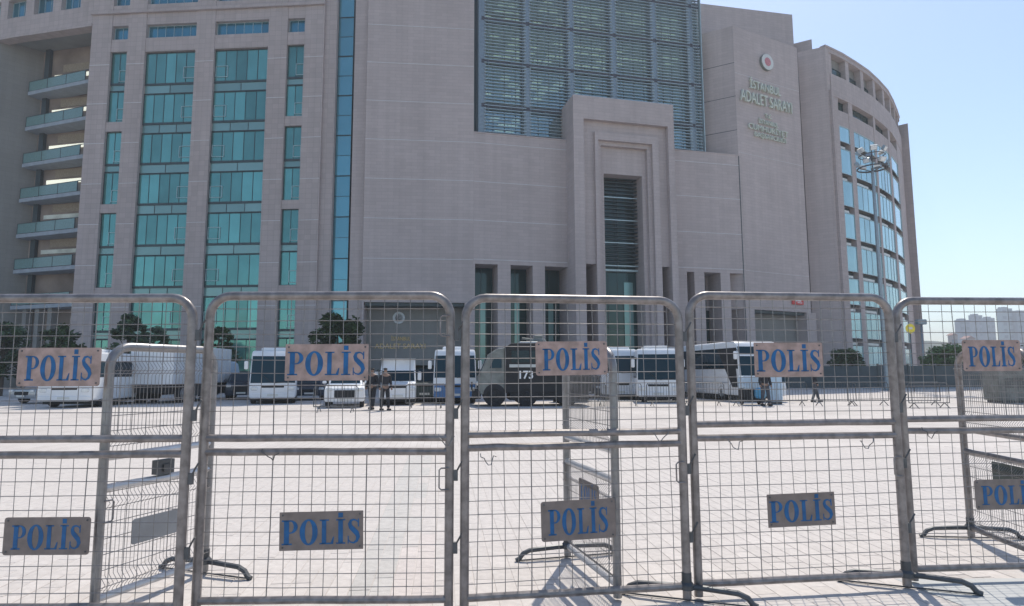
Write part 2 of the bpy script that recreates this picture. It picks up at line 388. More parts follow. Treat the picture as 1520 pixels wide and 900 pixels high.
def serif_polis():
    out=[]; x=0
    def add(ps,dx): out.extend([[(a+dx,c) for a,c in p] for p in ps])
    add([rect(.08,.31,0,1),rect(-.02,.44,0,.06),rect(-.02,.3,.94,1),rect(.3,.38,.945,1),rect(.3,.38,.46,.51)]+ring_poly(.36,.73,(.34,.27),(.16,.225),-90,90),0); x=.80
    add(ring_poly(.40,.5,(.41,.53),(.17,.46),0,360,28),x); x+=.90
    add([rect(.10,.30,0,1),rect(0,.42,.945,1),rect(0,.62,0,.055),[(.50,.05),(.62,.0),(.66,.30),(.62,.30)]],x); x+=.75
    add([rect(.10,.31,0,1),rect(0,.42,0,.055),rect(0,.42,.945,1),rect(.10,.31,1.07,1.26)],x); x+=.50
    S=[(.50,.86),(.42,.94),(.30,.97),(.17,.93),(.12,.80),(.16,.68),(.30,.55),(.44,.42),(.50,.27),(.44,.11),(.30,.03),(.15,.06),(.06,.16)]
    Wd=[.05,.05,.07,.11,.17,.19,.21,.21,.18,.12,.07,.05,.04]
    add(stroke(S,Wd)+[rect(.49,.54,.68,1.0),rect(.03,.075,0,.32)],x); x+=.60
    return out,x
POL,POLW=serif_polis()
def text_mesh(txt,size,ext,mat,name='lettering',bold=.0,sx=1):
    c=bpy.data.curves.new('txt','FONT'); c.body=txt; c.size=size; c.extrude=ext; c.align_x='CENTER'; c.align_y='CENTER'; c.offset=bold; c.resolution_u=3
    o=bpy.data.objects.new('txt',c); COL.objects.link(o); bpy.context.view_layer.update()
    me=bpy.data.meshes.new_from_object(o.evaluated_get(bpy.context.evaluated_depsgraph_get())); bpy.data.objects.remove(o); me.materials.clear(); me.materials.append(mat); me.name=name
    if sx!=1:
        for v in me.vertices: v.co.x*=sx
    return me
def place_text(me,P,u,z,o,parent,name='lettering'):
    ob=bpy.data.objects.new(name,me); COL.objects.link(ob); p=P.P(u,z,o); i=P.seg(u); n=P.nrm(i); d=P.d[i]
    mt=Matrix(((d.x,0,n.x),(d.y,0,n.y),(0,1,0))).to_4x4(); mt.translation=p; 
    ob.parent=parent; ob.matrix_basis=mt
    return ob
# ------------------------------------------------------------------ courthouse
A2=lambda px,py,Y: at(px,py,Y).to_2d()
C0=A2(540,300,60.9); C1=A2(703,300,62); C2=A2(1099,300,69.2); C3=A2(1203,300,74.72); L1=A2(497,300,60.9); L0=A2(118,300,62.8)
LT=Path([L0,L1]); CL=Path([C0,C1]); CR=Path([C1,C2]); RT=Path([C2,C3])
CH=thing('courthouse','huge pinkish stone courthouse with curved wings, tall portal and teal glazing behind the car park','building',(0,63,0))
CUR=[CH]
def W_(name,mat,*bx,P=LT,parent=None,kind=None):
    b=MB()
    for q in bx: b.pbox(P,*q)
    return b.build(name,M[mat],parent or CUR[0],kind)
def solid(name,mat,poly,z0,z1,parent=None):
    b=MB(); n=len(poly); s=0
    for i in range(n):
        p=Vector(poly[i]); q=Vector(poly[(i+1)%n]); L=(q-p).length
        b.face([(p.x,p.y,z0),(q.x,q.y,z0),(q.x,q.y,z1),(p.x,p.y,z1)],[(s,z0),(s+L,z0),(s+L,z1),(s,z1)]); s+=L
    b.face([(p[0],p[1],z1) for p in poly],[(p[0],p[1]) for p in poly]); b.face([(p[0],p[1],z0) for p in reversed(poly)],[(p[0],p[1]) for p in reversed(poly)])
    return b.build(name,M[mat],parent or CUR[0])
def window(P,s0,s1,z0,z1,cols,o=-.38,mat='glass',frame='frame',fw=.05,rows=(),sp=None,spcols=3,parent=None,vent=None,name='window'):
    """frame mesh with a pane per light as sub-parts; sp=(z0,z1) adds a lower spandrel light row"""
    b=MB(); zz=[z0]+list(rows)+[z1]
    b.pbox(P,s0,s1,z0,z0+fw*1.6,o,o+.09); b.pbox(P,s0,s1,z1-fw,z1,o,o+.09)
    for r_ in rows: b.pbox(P,s0+fw,s1-fw,r_-fw*.5,r_+fw*.5,o,o+.07)
    for k in range(cols+1):
        u=s0+(s1-s0-fw)*k/cols; e=.09 if k in(0,cols) else .06
        b.pbox(P,u,u+fw*(1 if k in(0,cols) else .8),z0+fw*1.6,z1-fw,o,o+e)
    if sp:
        b.pbox(P,s0,s1,sp[0]-.06,sp[0],o-.02,o+.08); b.pbox(P,s0,s1,sp[1],z0-.002,o-.02,o+.08)
        for k in range(1,spcols): 
            u=s0+(s1-s0)*k/spcols; b.pbox(P,u-fw*.4,u+fw*.4,sp[0],sp[1],o-.02,o+.05)
    if name!='window': pass
    f=b.build(name,M[frame],parent or CUR[0])
    for k in range(cols):
        for a,c in zip(zz,zz[1:]):
            u=s0+(s1-s0)*k/cols; v=s0+(s1-s0)*(k+1)/cols; t=rng.uniform(0,.012)
            bb=MB(); bb.pbox(P,u+.01,v-.01,a+.01,c-.01,o-.05,o+.012+t); bb.build('pane',M[mat],f)
    if sp:
        for k in range(spcols):
            u=s0+(s1-s0)*k/spcols; v=s0+(s1-s0)*(k+1)/spcols
            bb=MB(); bb.pbox(P,u+.01,v-.01,sp[0]+.01,sp[1]-.01,o-.05,o-.0+rng.uniform(0,.01)); bb.build('pane',M['glass2'],f)
    if vent:
        a,c,d,e=vent; bb=MB(); t=.045
        for q in ((a,c,d,d+t),(a,c,e-t,e),(a,a+t,d+t,e-t),(c-t,c,d+t,e-t)): bb.pbox(P,*q,o+.02,o+.10)
        bb.build('opening_light_frame',M['frameL'],f)
    return f
def bands(P,s0,s1,zs,o=.0,h=.07,segs=None):
    for z in zs:
        for a,c in (segs or ((s0,s1),)): W_('pale_joint_strip','band',(a+.02,c-.02,z-h/2,z+h/2,o-.02,o+.018),P=P)
TOP=46.
# left tower ---------------------------------------------------------------
cw=((2.2,4.0),(5.95,11.4),(13.4,19.1),(21.1,22.9))
piers=((0,2.2),(4.0,5.95),(11.4,13.4),(19.1,21.1),(22.9,24.95))
W_('stone_pier','stone_t',(0,2.2,0,TOP,-6,0))
for a,c in piers[1:]: W_('stone_pier','stone_t',(a,c,0,TOP,-.8,0))
W_('recessed_pier','stone_t',(24.95,26.15,0,TOP,-.8,-.28))
fb=[31.3-4.23*k for k in range(8)]
for a,c in (cw[0],cw[3]):
    bx=[(z0,z1) for z0,z1 in ((34.86,36.2),(26.27,27.27),(17.72,18.62),(9.42,10.09),(0,1.3),(37.7,39.95),(41.75,TOP))]
    for z0,z1 in bx: W_('stone_infill','stone_t',(a,c,z0,z1,-.8,-.06))
    for g0,g1 in ((27.27,34.86),(18.62,26.27),(10.09,17.72),(1.3,9.42)):
        sp0=(g0+g1)/2-.35
        window(LT,a,c,sp0+.75,g1,2,sp=(sp0,sp0+.6),spcols=1,vent=(a+.9,c-.1,sp0+1.0,sp0+2.2))
        window(LT,a,c,g0,sp0-.10,2,vent=(a+.9,c-.1,g0+.3,g0+1.5))
    window(LT,a,c,36.2,37.7,2,mat='glassB',frame='frameL',o=-.55); window(LT,a,c,39.95,41.75,2,mat='glassB',frame='frameL',o=-.55)
for j,(a,c) in enumerate(cw[1:3]):
    for z0,z1 in ((34.75,36.25),(37.72,39.95),(41.75,TOP)): W_('stone_infill','stone_t',(a,c,z0,z1,-.8,-.06))
    for k,z in enumerate(fb):
        top=z+3.35 if k==0 else z+3.13
        vv=(c-1.35,c-.12,z+.55,z+1.75) if j==0 else (a+.12,a+1.4,z+.5,z+1.7)
        window(LT,a,c,z+.0,top,5,sp=(z-1.0,z-.14),spcols=3 if k%2 else 2,vent=vv)
    window(LT,a,c,36.25,37.72,6,mat='glassB',frame='frameL',o=-.55); window(LT,a,c,39.95,41.75,6,mat='glassB',frame='frameL',o=-.55)
W_('wall_backing','frame',(2.2,26.15,0,TOP,-1.1,-.82))
W_('cornice','stone_t',(-.1,25.0,38.95,39.25,.0,.22))
W_('cornice','stone_t',(-.1,25.0,41.85,42.05,.0,.16))
zb=[36.8-4.02*k for k in range(9)]
bands(LT,0,25,[z-.35 for z in (33.8,29.6,25.35,21.1,16.9,12.7,8.45)],segs=piers)
# glass strip between tower and block, per floor panes
GS=Path([LT.P(26.15,0,-.9).to_2d(),LT.P(27.75,0,-.9).to_2d()])
for k in range(11): window(GS,0,1.6,.2+4.2*k,.2+4.2*(k+1)-.02,1,mat='glassS',frame='frame',fw=.025,o=0,rows=(.2+4.2*k+2.1,),name='glass_strip')
Q0=LT.P(27.75,0,-.9).to_2d()
JP=Path([Q0,CL.P(0,0,-.75).to_2d()])
W_('jamb','stone',(.12,JP.L-.12,0,TOP,-1.2,.0),P=JP)
W_('jamb_groove','frame',(0,.12,0,TOP,-1.2,-.3),(JP.L-.12,JP.L+.0,0,TOP,-1.2,-.3),P=JP)
# central left block ---------------------------------------------------------
cl=CL.L
W_('block_wall','stone',(0,cl,8.38,TOP+2,-9,0),P=CL)
W_('block_wall','stone',(0,.22,0,8.38,-9,0),P=CL); W_('block_wall','stone',(9.95,cl,0,8.38,-9,0),P=CL)
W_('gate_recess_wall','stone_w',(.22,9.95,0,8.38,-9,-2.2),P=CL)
W_('gate_lintel','frame',(.3,9.9,8.05,8.37,-2.1,-.25),P=CL)
bands(CL,0,cl,[z for z in zb if z>9])
# facade right of it ---------------------------------------------------------
wt=25.75; op=12.3
opn=[(CR.S(a,420),CR.S(c,420)) for a,c in ((705,739),(758,791),(809,844),(1020,1031),(1046,1070),(1084,1103))]
sA0=CR.S(842,420)+.0; 
PPo=2.35; PP=CR.offset(PPo)
pa0=PP.S(853,309); pa1=PP.S(1004,309)
for q in ((0,pa0+.1),(pa1-.1,CR.L+.35)): W_('facade_wall','stone',(q[0],q[1],op,wt,-2.6,0),P=CR)
def piers_of(seq,lo,hi):
    x=lo; out=[]
    for a,c in seq: out.append((x,a)); x=c
    out.append((x,hi)); return [q for q in out if q[1]-q[0]>.02]
for a,c in piers_of(opn[:3],-.0,pa0+.1)+piers_of(opn[3:],pa1-.1,CR.L+.35): W_('entrance_pier','stone',(a,c,0,op,-2.6,0),P=CR)
for k,(a,c) in enumerate(opn):
    f=window(CR,a-.3,c+.3,.1,op+.2,2 if c-a>1.6 else 1,mat='glassD',frame='frame',o=-2.9,rows=(3.0,7.2),name='entrance_glazing')
    wd=min(.45,(c-a)*.25); b=MB(); b.pbox(CR,(a+c)/2-wd*.2,(a+c)/2+wd,.2,9.5,-2.8,-2.76); b.build('pale_blind',M['glass2'],f)
bands(CR,0,pa0,[zb[3]-.0,20.7,16.7,12.75],segs=((.02,pa0),))
bands(CR,pa1,CR.L,[24.6,20.7,16.7,12.75],segs=((pa1,CR.L),))
W_('coping','stone',(0,CR.L,wt,wt+.12,-2.6,.05),P=CR)
# portal: nested frames
def ring(name,sl0,sl1,sr0,sr1,zi,zo,ob,of,P=PP,mat='stone',z0=0):
    b=MB(); b.pbox(P,sl0,sl1,z0,zi,ob,of); b.pbox(P,sr0,sr1,z0,zi,ob,of); b.pbox(P,sl0,sr1,zi,zo,ob,of)
    return b.build(name,M[mat],CUR[0])
S_=lambda px,o=0: PP.offset(o).S(px,309) if o else PP.S(px,309)
pz=29.8; zA=PP.Z(868,176); 
sa=[pa0,S_(868.5),S_(995),pa1]
ring('portal_outer_frame',sa[0],sa[1],sa[2],sa[3],zA,pz,-5.5,0)
sb=[sa[1],S_(883,-.55),S_(978,-.55),sa[2]]; PB=PP.offset(-.55); zB=PB.Z(883,197)
b=MB(); opz=12.4
for a,c in ((sb[0],sb[1]),(sb[2],sb[3])):
    b.pbox(PP,a,c,opz,zB,-3.6,-.55)
    W_('slot_glazing','glassD',(a,c,.1,opz,-3.6,-3.5),P=PP)
b.pbox(PP,sb[0],sb[3],zB,zA,-3.6,-.55); b.build('portal_recess',M['stone'],CH)
sc=[sb[1],S_(890,-.2),S_(971,-.2),sb[2]]; zC=PP.offset(-.2).Z(888,207)
ring('portal_middle_frame',sc[0],sc[1],sc[2],sc[3],zC,zB,-3.6,-.2)
sdd=[sc[1],sc[1]+.42,sc[2]-.42,sc[2]]
ring('portal_inner_frame',sdd[0],sdd[1],sdd[2],sdd[3],zC-.42,zC,-3.6,-.62)
sp_=[sdd[1],S_(897,-1.1),S_(954,-1.1),sdd[2]]; zP=PP.offset(-1.1).Z(900,258)
sp_[1]=max(sp_[1],sp_[0]+.15)
ring('portal_panel',sp_[0],sp_[1],sp_[2],sp_[3],zP,zC-.42,-3.6,-1.1)
a,c=sp_[1],sp_[2]; dz=12.2
W_('portal_glazing','glassD',(a,c,.1,zP,-3.4,-3.3),P=PP)
nl=24
for k in range(nl):
    z=dz+.4+(zP-dz-.5)*k/(nl-1); W_('portal_louvre','frame' if k%6 else 'louvre',(a+.03,c-.03,z,z+.10,-2.75,-2.35),P=PP)
W_('louvre_rail','frame',(a+.2,a+.32,dz,zP,-2.95,-2.8),(c-.32,c-.2,dz,zP,-2.95,-2.8),((a+c)/2-.05,(a+c)/2+.05,dz,zP,-2.95,-2.8),P=PP)
W_('door_transom','frameL',(a,c,dz-.1,dz+.1,-3.1,-2.6),P=PP)
f=window(PP,a,c,.1,dz-.1,4,mat='glassD',frame='frame',o=-3.2,rows=(3,6,9),name='door_screen')
W_('pale_blind','glass2',(a+(c-a)*.66,a+(c-a)*.9,.4,dz-1.2,-3.1,-3.06),P=PP,parent=f)
# atrium glazing ---------------------------------------------------------------
AG=CR.offset(-1.3)
ag0=AG.S(712,100); ag1=AG.S(1043,150)
W_('atrium_sill','conc',(ag0-.6,ag1+.5,25.2,25.95,-1.0,.5),P=AG)
zbnd=[AG.Z(745,y) for y in (158,93,30)]; pit=(zbnd[2]-zbnd[0])/2; zbnd=[26.0]+zbnd+[zbnd[-1]+pit]
cols=[AG.S(x,50) for x in (717,783,848,911,971,1025)]; cols[0]=ag0+.3
cbs=[]
for i,s in enumerate(cols):
    W_('atrium_column','steel',(s-.42,s+.36,26,TOP+1,-1.4,-.05),P=AG)
    W_('column_edge','frame',(s-.62,s-.42,26,TOP+1,-1.2,-.12),P=AG)
ends=cols+[ag1]
for z in zbnd[1:]: W_('floor_band','bandd',(ag0+.2,ag1,z-.22,z+.18,-1.3,-.02),P=AG)
for i,(a,c) in enumerate(zip(ends,ends[1:])):
    f=W_('glazed_bay','frame',*[(a+(c-a)*q/4-.03,a+(c-a)*q/4+.03,26,TOP+.6,-.55,-.42) for q in (1,2,3)],P=AG)
    for q in range(4):
        for z0,z1 in zip(zbnd,zbnd[1:]):
            W_('pane','atrium',(a+(c-a)*q/4+.04,a+(c-a)*(q+1)/4-.04,z0+.3,z1-.3,-.50,-.48),P=AG,parent=f)
    b=MB(); z=26.1
    while z<TOP+.4: b.pbox(AG,a+.2,c-.2,z,z+.07,-.2,.10); z+=.36
    b.build('louvre_blades',M['louvre'],f,'stuff')
    b=MB()
    for q in (.5,1.5,2.5,3.5): b.pbox(AG,a+(c-a)*q/4-.012,a+(c-a)*q/4+.012,26,TOP+.4,.121,.15)
    b.build('louvre_hangers',M['steel'],f,'stuff')
W_('atrium_jamb','frame',(ag0-1.1,ag0+.02,26,TOP+1,-1.6,-.3),P=AG)
W_('atrium_back_wall','innerP',(ag0-1,ag1+1,25.9,TOP+2,-9,-8.6),P=AG)
W_('atrium_end_wall','innerP',(ag0-1,ag0-.7,25.9,TOP+2,-8.6,-1),P=AG)
for z in zbnd[1:]: W_('atrium_floor','innerP',(ag0,ag1-1.0,z-.2,z+.2,-8.6,-1.5),P=AG)
lm=None
for zi,z in enumerate(zbnd[1:]):
    for i,(a,c) in enumerate(zip(ends[:-1],ends[1:])):
        if (zi,i) in ((0,2),(0,3),(0,4),(0,5),(1,4),(1,5),(2,5),(1,3),(0,1)): continue
        for r_ in range(4):
            W_('ceiling_light','lamp',*[(a+(c-a)*(q+.12+.1*rng.random())/4,a+(c-a)*(q+.95)/4,z-.27,z-.21,-3.3-1.5*r_,-2.6-1.5*r_) for q in range(4) if rng.random()<.6],P=AG)
W_('end_rail','frameL',(ag1-.05,ag1+.05,26,TOP+.4,-.3,.2),P=AG)
W_('atrium_roof','conc',(ag0-1,ag1+1.2,TOP+1,TOP+1.5,-9,.9),P=AG)
# right stone tower ---------------------------------------------------------------
dirS=Vector((-3.8,2.2)).normalized(); nb=Vector((.35,.93))
S0=C2+dirS*7; rtop=41.25; c3=RT.P(10.9,0,0).to_2d()
rz0=8.4
solid('tower_wall','stone',[S0,C2,c3,c3+nb*12,S0+nb*9],rz0,rtop)
W_('tower_base','stone',(0,1.47,0,rz0,-6,0),P=RT); W_('tower_base','stone',(10.07,11.7,0,rz0,-6,0),P=RT)
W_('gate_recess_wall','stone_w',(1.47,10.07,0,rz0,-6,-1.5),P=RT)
W_('gate_lintel','frame',(1.5,10.05,rz0-.3,rz0-.01,-1.4,-.3),P=RT)
for z in (36.8,32.8,28.8): 
    W_('dark_joint_strip','frame',(0.02,7,z-.03,z+.03,-.02,.015),P=Path([S0,C2]))
bands(RT,0,10.9,[35.6,26.2,12.7],h=.04)
W_('expansion_joint','frame',(-.03,.06,0,25.7,-.02,.03),P=RT)
# rear block
q0=A2(1030,60,80); q1=A2(1178,60,83); ztb=at(1178,22,83).z
solid('rear_block','stone',[q0,q1,q1+Vector((6,30)),q0+Vector((-6,30))],20,ztb)
solid('link_wall','stone',[A2(1160,60,85),A2(1206,80,83),A2(1206,80,83)+Vector((4,12)),A2(1160,60,85)+Vector((0,12))],0,at(1182,64,84).z)
GP=Path([c3+Vector((-1.5,1.5)),Vector((39.09-2.4,75+3.4))])
for k in range(9): window(GP,0,GP.L,.1+4.1*k,.1+4.1*(k+1)-.02,1,mat='glassD',fw=.05,o=-.1,name='glass_strip')
# right curved wing ---------------------------------------------------------------
D0=Vector((39.09,75)); DP=Path([D0,(42.2,77.0),(45.12,79.2),(48.3,81.75),(51.25,84.5),(54.5,87.8),(57.38,91.3),(60.0,94.7),(62.05,97.5),A2(1345,440,100.5)])
DS=Path([D0+Vector((-2.73,1.46)),D0])
rt=41.8
W_('wing_side_wall','stone',(0,DS.L,0,rt,-.9,0),P=DS)
zf0=DP.Z(1262,124); zf1=DP.Z(1268,98)      # fin row
zs0=DP.Z(1253,167); zs1=DP.Z(1253,150)      # small windows
Lc=DP.L
dcol=[(DP.S(a,y),DP.S(c,y)) for a,c,y in ((1248,1263,230),(1269,1299,230),(1302,1320,235),(1323,1332,240))]
edge=DP.S(1231,130)
W_('wing_wall','stone_t',(0,edge+.3,0,rt,-.9,0),P=DP)
W_('wing_wall','stone_t',(edge+.3,Lc,zf1,rt,-.9,0),(edge+.3,Lc,zs1+.0,zf0,-.9,.10),P=DP)
W_('wing_parapet','stone_t',(0,Lc,rt,rt+.25,-.7,.08),P=DP)
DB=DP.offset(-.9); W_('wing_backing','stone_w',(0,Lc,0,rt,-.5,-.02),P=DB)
fs=[edge+.5+(Lc-edge-1.2)*k/8 for k in range(9)]
for a in fs: W_('fin','stone_t',(a-.45,a+.45,zf0,zf1,-.9,-.1),P=DP)
for a,c in zip(fs,fs[1:]): window(DP,a+.45,c-.45,zf0,zf0+1.5,1,mat='glassD',o=-.8)
pr=[(edge+.3,dcol[0][0])]+[(dcol[i][1],dcol[i+1][0]) for i in range(3)]+[(dcol[3][1],Lc)]
for a,c in pr: W_('wing_pier','stone_t',(a,c,0,zs1,-.9,.04),P=DP)
W_('wing_pier_edge','stone_t',(edge-.1,edge+.3,0,zs1+.6,-.3,.3),P=DP)
dz0=[DP.Z(1284,y) for y in (230,277,321,366,412)]; dpit=(dz0[0]-dz0[-1])/4
for j,(a,c) in enumerate(dcol):
    W_('stone_infill','stone_t',(a,c,zs0-2.0,zs0,-.9,.0),P=DP)
    window(DP,a,c,zs0,zs1,1 if j in(0,3) else 3,mat='glassD',o=-.7)
    zt=zs0-2.0
    for k in range(9):
        zc=dz0[0]-dpit*k
        z1=zt; z0=max(zc+.45,.3)
        if z0>=z1-.3: break
        window(DP,a,c,z0,z1,(1,4,4,1)[j],mat='glassR',frame='frameL',fw=.05,o=-.07)
        zt=zc-.45
        if zt>.6: 
            W_('balcony_recess','frame',(a,c,max(zt,.1),zc+.44,-.85,-.6),P=DP)
            W_('balcony_rail','offw',(a+.1,a+(c-a)*.62,max(zt,.1)+.12,max(zt,.1)+.42,-.3,-.22),P=DP)
pe=A2(1345,440,100.5); pf=A2(1362,440,104)
solid('corner_pier','stone_t',[DP.P(Lc-3.3,0,1.1).to_2d(),pe+Vector((.6,-.6)),pf+Vector((.5,0)),pf+Vector((-6,8)),pe+Vector((-6,2))],0,rt-1.2)
# rear mass that keeps the sun out of the hollow fronts
W_('rear_mass','stone_w',(-2,27,0,TOP,-30,-6.5),P=LT)
W_('rear_mass','stone_w',(.5,cl+24,0,TOP+1,-34,-11),P=CL)
solid('rear_mass','stone_w',[D0+Vector((-4,6)),DP.P(Lc*.3,0,-3).to_2d(),DP.P(Lc*.65,0,-3).to_2d(),DP.P(Lc,0,-3).to_2d(),DP.P(Lc,0,-3).to_2d()+Vector((-20,12)),D0+Vector((-6,30))],0,rt-.6)
# left wing: bridge band, recess, balconies --------------------------------------
BW=Path([A2(-420,300,80),A2(-200,300,70.5),A2(0,300,65.0),L0])
bl=BW.L; zs=LT.Z(135,35)
W_('bridge_beam','stone_t',(0,bl,zs,40.1,-1.0,0),(0,bl,42.2,TOP,-1.0,0),(0,bl,zs-.35,zs,-1.0,.12),P=BW)
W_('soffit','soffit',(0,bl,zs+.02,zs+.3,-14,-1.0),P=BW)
W_('soffit_deck','stone_w',(0,bl,zs+.3,TOP,-14,-3),P=BW)
x=bl-.6
while x>bl-40:
    a,c=x-3.6,x-1.1
    window(BW,a,c,40.1,42.2,3,mat='glassB',frame='frameL',o=-.6)
    W_('stone_pier','stone_t',(c,c+1.1,40.1,42.2,-1.0,0),P=BW); x-=3.6
W_('stone_pier','stone_t',(bl-.6,bl,40.1,42.2,-1.0,0),P=BW)
e0=A2(-60,300,64.5); e1=A2(54,300,69.0)
LWP=Path([A2(-420,300,79),e0,e1])
b=MB(); b.pbox(LWP,0,LWP.L,0,zs-.0,-1,0); b.build('recess_side_wall',M['stone_w'],CH)
RB=Path([e1+Vector((0,-.3)),A2(140,300,67.0)])
W_('recess_back_wall','inner',(-3,RB.L+4,0,zs,-.6,0),P=RB)
W_('recess_column','frame',(.4,1.0,0,zs,0,.4),P=RB)
BP=Path([A2(28,300,67.4),A2(112,300,64.6)])
for k,y in enumerate((128,181,236,289,343,397,452)):
    z=BP.Z(90,y)
    f=W_('balcony','conc',(0,BP.L+1.5,z-.28,z+.12,-1.9,0),P=BP)
    for q in range(3): W_('glass_rail','rail',(BP.L*q/3+.05,BP.L*(q+1)/3-.05,z+.2,z+1.25,-.1,-.06),P=BP,parent=f)
    W_('handrail','frame',(0,BP.L+.6,z+1.26,z+1.31,-.13,-.04),*[(BP.L*q/3-.03,BP.L*q/3+.03,z+.12,z+1.26,-.12,-.05) for q in range(4)],P=BP,parent=f)
    if k<6:
        W_('strip_window','lamp' if k<4 else 'innerP',(1.5,RB.L+1,z+2.0,z+2.45,.02,.08),P=RB,parent=f)
        W_('warm_panel','tan',(2.6,RB.L-.5,z+2.7,z+3.6,.01,.05),P=RB,parent=f)
for a in (1.5,3.4,5.3): W_('ground_floor_pier','stone_w',(a,a+.6,0,BP.Z(90,456),-1,-.3),P=BP)
for ch in [o for o in COL.objects if o.parent==CH]: ch.matrix_parent_inverse=Matrix.Translation(-CH.location)
# letters on the towers -------------------------------------------------------------
def lettering(rootname,label,P,lines,o,mat,side,cat='sign'):
    px_,py_,_,_=lines[0]; u,z=P.hit(px_,py_); p=P.P(u,z,o)
    t=thing(rootname,label,cat,p)
    for x,y,txt,(wid,hgt) in [(l[0],l[1],l[2],l[3]) for l in lines]:
        u,z=P.hit(x,y)
        me=text_mesh(txt,1,.03,M[mat]); xs=[v.co.x for v in me.vertices]; ys=[v.co.y for v in me.vertices]
        w0=max(xs)-min(xs); h0=max(ys)-min(ys); cx=(max(xs)+min(xs))/2; cy=(max(ys)+min(ys))/2
        for v in me.vertices: v.co.x=(v.co.x-cx)*wid/w0; v.co.y=(v.co.y-cy)*hgt/h0; v.co.z*=side/.06
        ob=place_text(me,P,u,z,o+side*.5,t); ob.matrix_parent_inverse=Matrix.Translation(-p)
    return t
lettering('building_lettering','large pale raised letters ISTANBUL ADALET SARAYI high on the stone tower',RT,
   [(1134,130,'İSTANBUL',(5.1,1.35)),(1136,152,'ADALET SARAYI',(8.6,1.35))],.05,'grnw',.25)
lettering('prosecutor_lettering','smaller pale letters naming the prosecutor office, lower on the stone tower',RT,
   [(1139,174,'T.C.',(1.1,.5)),(1139,183,'İSTANBUL',(3.2,.7)),(1139,193,'CUMHURİYET',(6.6,.9)),(1142,205,'BAŞSAVCILIĞI',(5.2,.9))],.05,'grnw',.2)
lettering('gate_lettering','small gilt letters over the shaded gate recess behind the vans',CL.offset(-2.2),
   [(595,502,'İSTANBUL',(1.9,.5)),(594,514,'ADALET SARAYI',(5.0,.5))],.02,'gold',.08)
def disc(name,P,px_,py_,rad,o,label,mats):
    u,z=P.hit(px_,py_); p=P.P(u,z,o); i=P.seg(u); n=P.nrm(i); n3=Vector((n.x,n.y,0)); t=thing(name,label,'emblem',p)
    for nm,mt,prof in mats:
        b=MB(); b.lathe((0,0,0),prof,n3,32); b.build(nm,M[mt],t)
disc('round_emblem',RT,1136,94,1.05,.0,'round white and red emblem disc above the tower letters',
   (('disc_body','letd',[(.01,0),(1.0,0),(1.0,.3),(.01,.3)]),('white_face','offw',[(.01,.30),(.97,.31),(.97,.36),(.53,.37),(.53,.3)]),('red_centre','pink',[(.005,.31),(.52,.31),(.52,.37),(.2,.40),(.005,.4)])))
disc('gate_emblem',CL.offset(-2.2),592,472,.6,.0,'pale ring emblem on the shaded wall of the gate recess',(('ring','stripe',[(.38,0),(.6,0),(.6,.08),(.38,.08),(.38,0)]),))
u,z=RT.hit(1183,448); t=thing('red_notice','small red notice board on the lower right of the stone tower','sign',RT.P(u,z,.05))
b=MB(); b.pbox(RT,u-.95,u+.95,z-.35,z+.3,.03,.15); o_=b.build('board',M['red'],t); b=MB(); b.pbox(RT,u-.5,u+.55,z+.02,z+.12,.151,.16); b.pbox(RT,u-.1,u+.7,z-.18,z-.1,.151,.16); o2=b.build('white_mark',M['white'],t)
for q in (o_,o2): q.matrix_parent_inverse=Matrix.Translation(-t.location)
# ------------------------------------------------------------------ police mesh barriers
def sign_part(root,fr,u,z,wd,h,off,mat,rot=0,tilt=0,corner=.018,wide=0):
    if wide: corner=.004
    """fr(u,z,o)->local point; sheet with rounded corners, lettering as its sub-part"""
    cs,sn=math.cos(rot),math.sin(rot)
    def T(a,c,t): 
        a2,c2=a*cs-c*sn,a*sn+c*cs
        return fr(u+a2,z+c2,off+t+c*tilt)
    poly=[]
    for sx,sz,t0 in ((1,1,0),(-1,1,90),(-1,-1,180),(1,-1,270)):
        for k in range(4):
            t=R(t0+30*k); poly.append((sx*(wd/2-corner)+corner*math.cos(t),sz*(h/2-corner)+corner*math.sin(t)))
    b=MB(); b.prism(poly,T,-.003,0); s=b.build('police_sign' if mat not in('blank','green') else 'blank_plate',M['blankm' if mat=='blank' else mat],root)
    if mat in ('blank','green'): return s
    for sx in (-1,1):
        for sz in (-1,1):
            b=MB(); x_,z_=sx*(wd/2-.022),sz*(h/2-.02); b.prism([(x_+.006*math.cos(R(a)),z_+.006*math.sin(R(a))) for a in range(0,360,60)],T,.0,.004); b.build('bolt',M['dkst'],s)
    lh=h*.64; lw=wd*(.93 if wide else .80)/POLW; b=MB()
    for p in POL: b.prism([((x-POLW/2)*lw,(y-.55)*lh) for x,y in p],T,.0002,.0016)
    b.build('lettering',M['ink'],s)
    return s
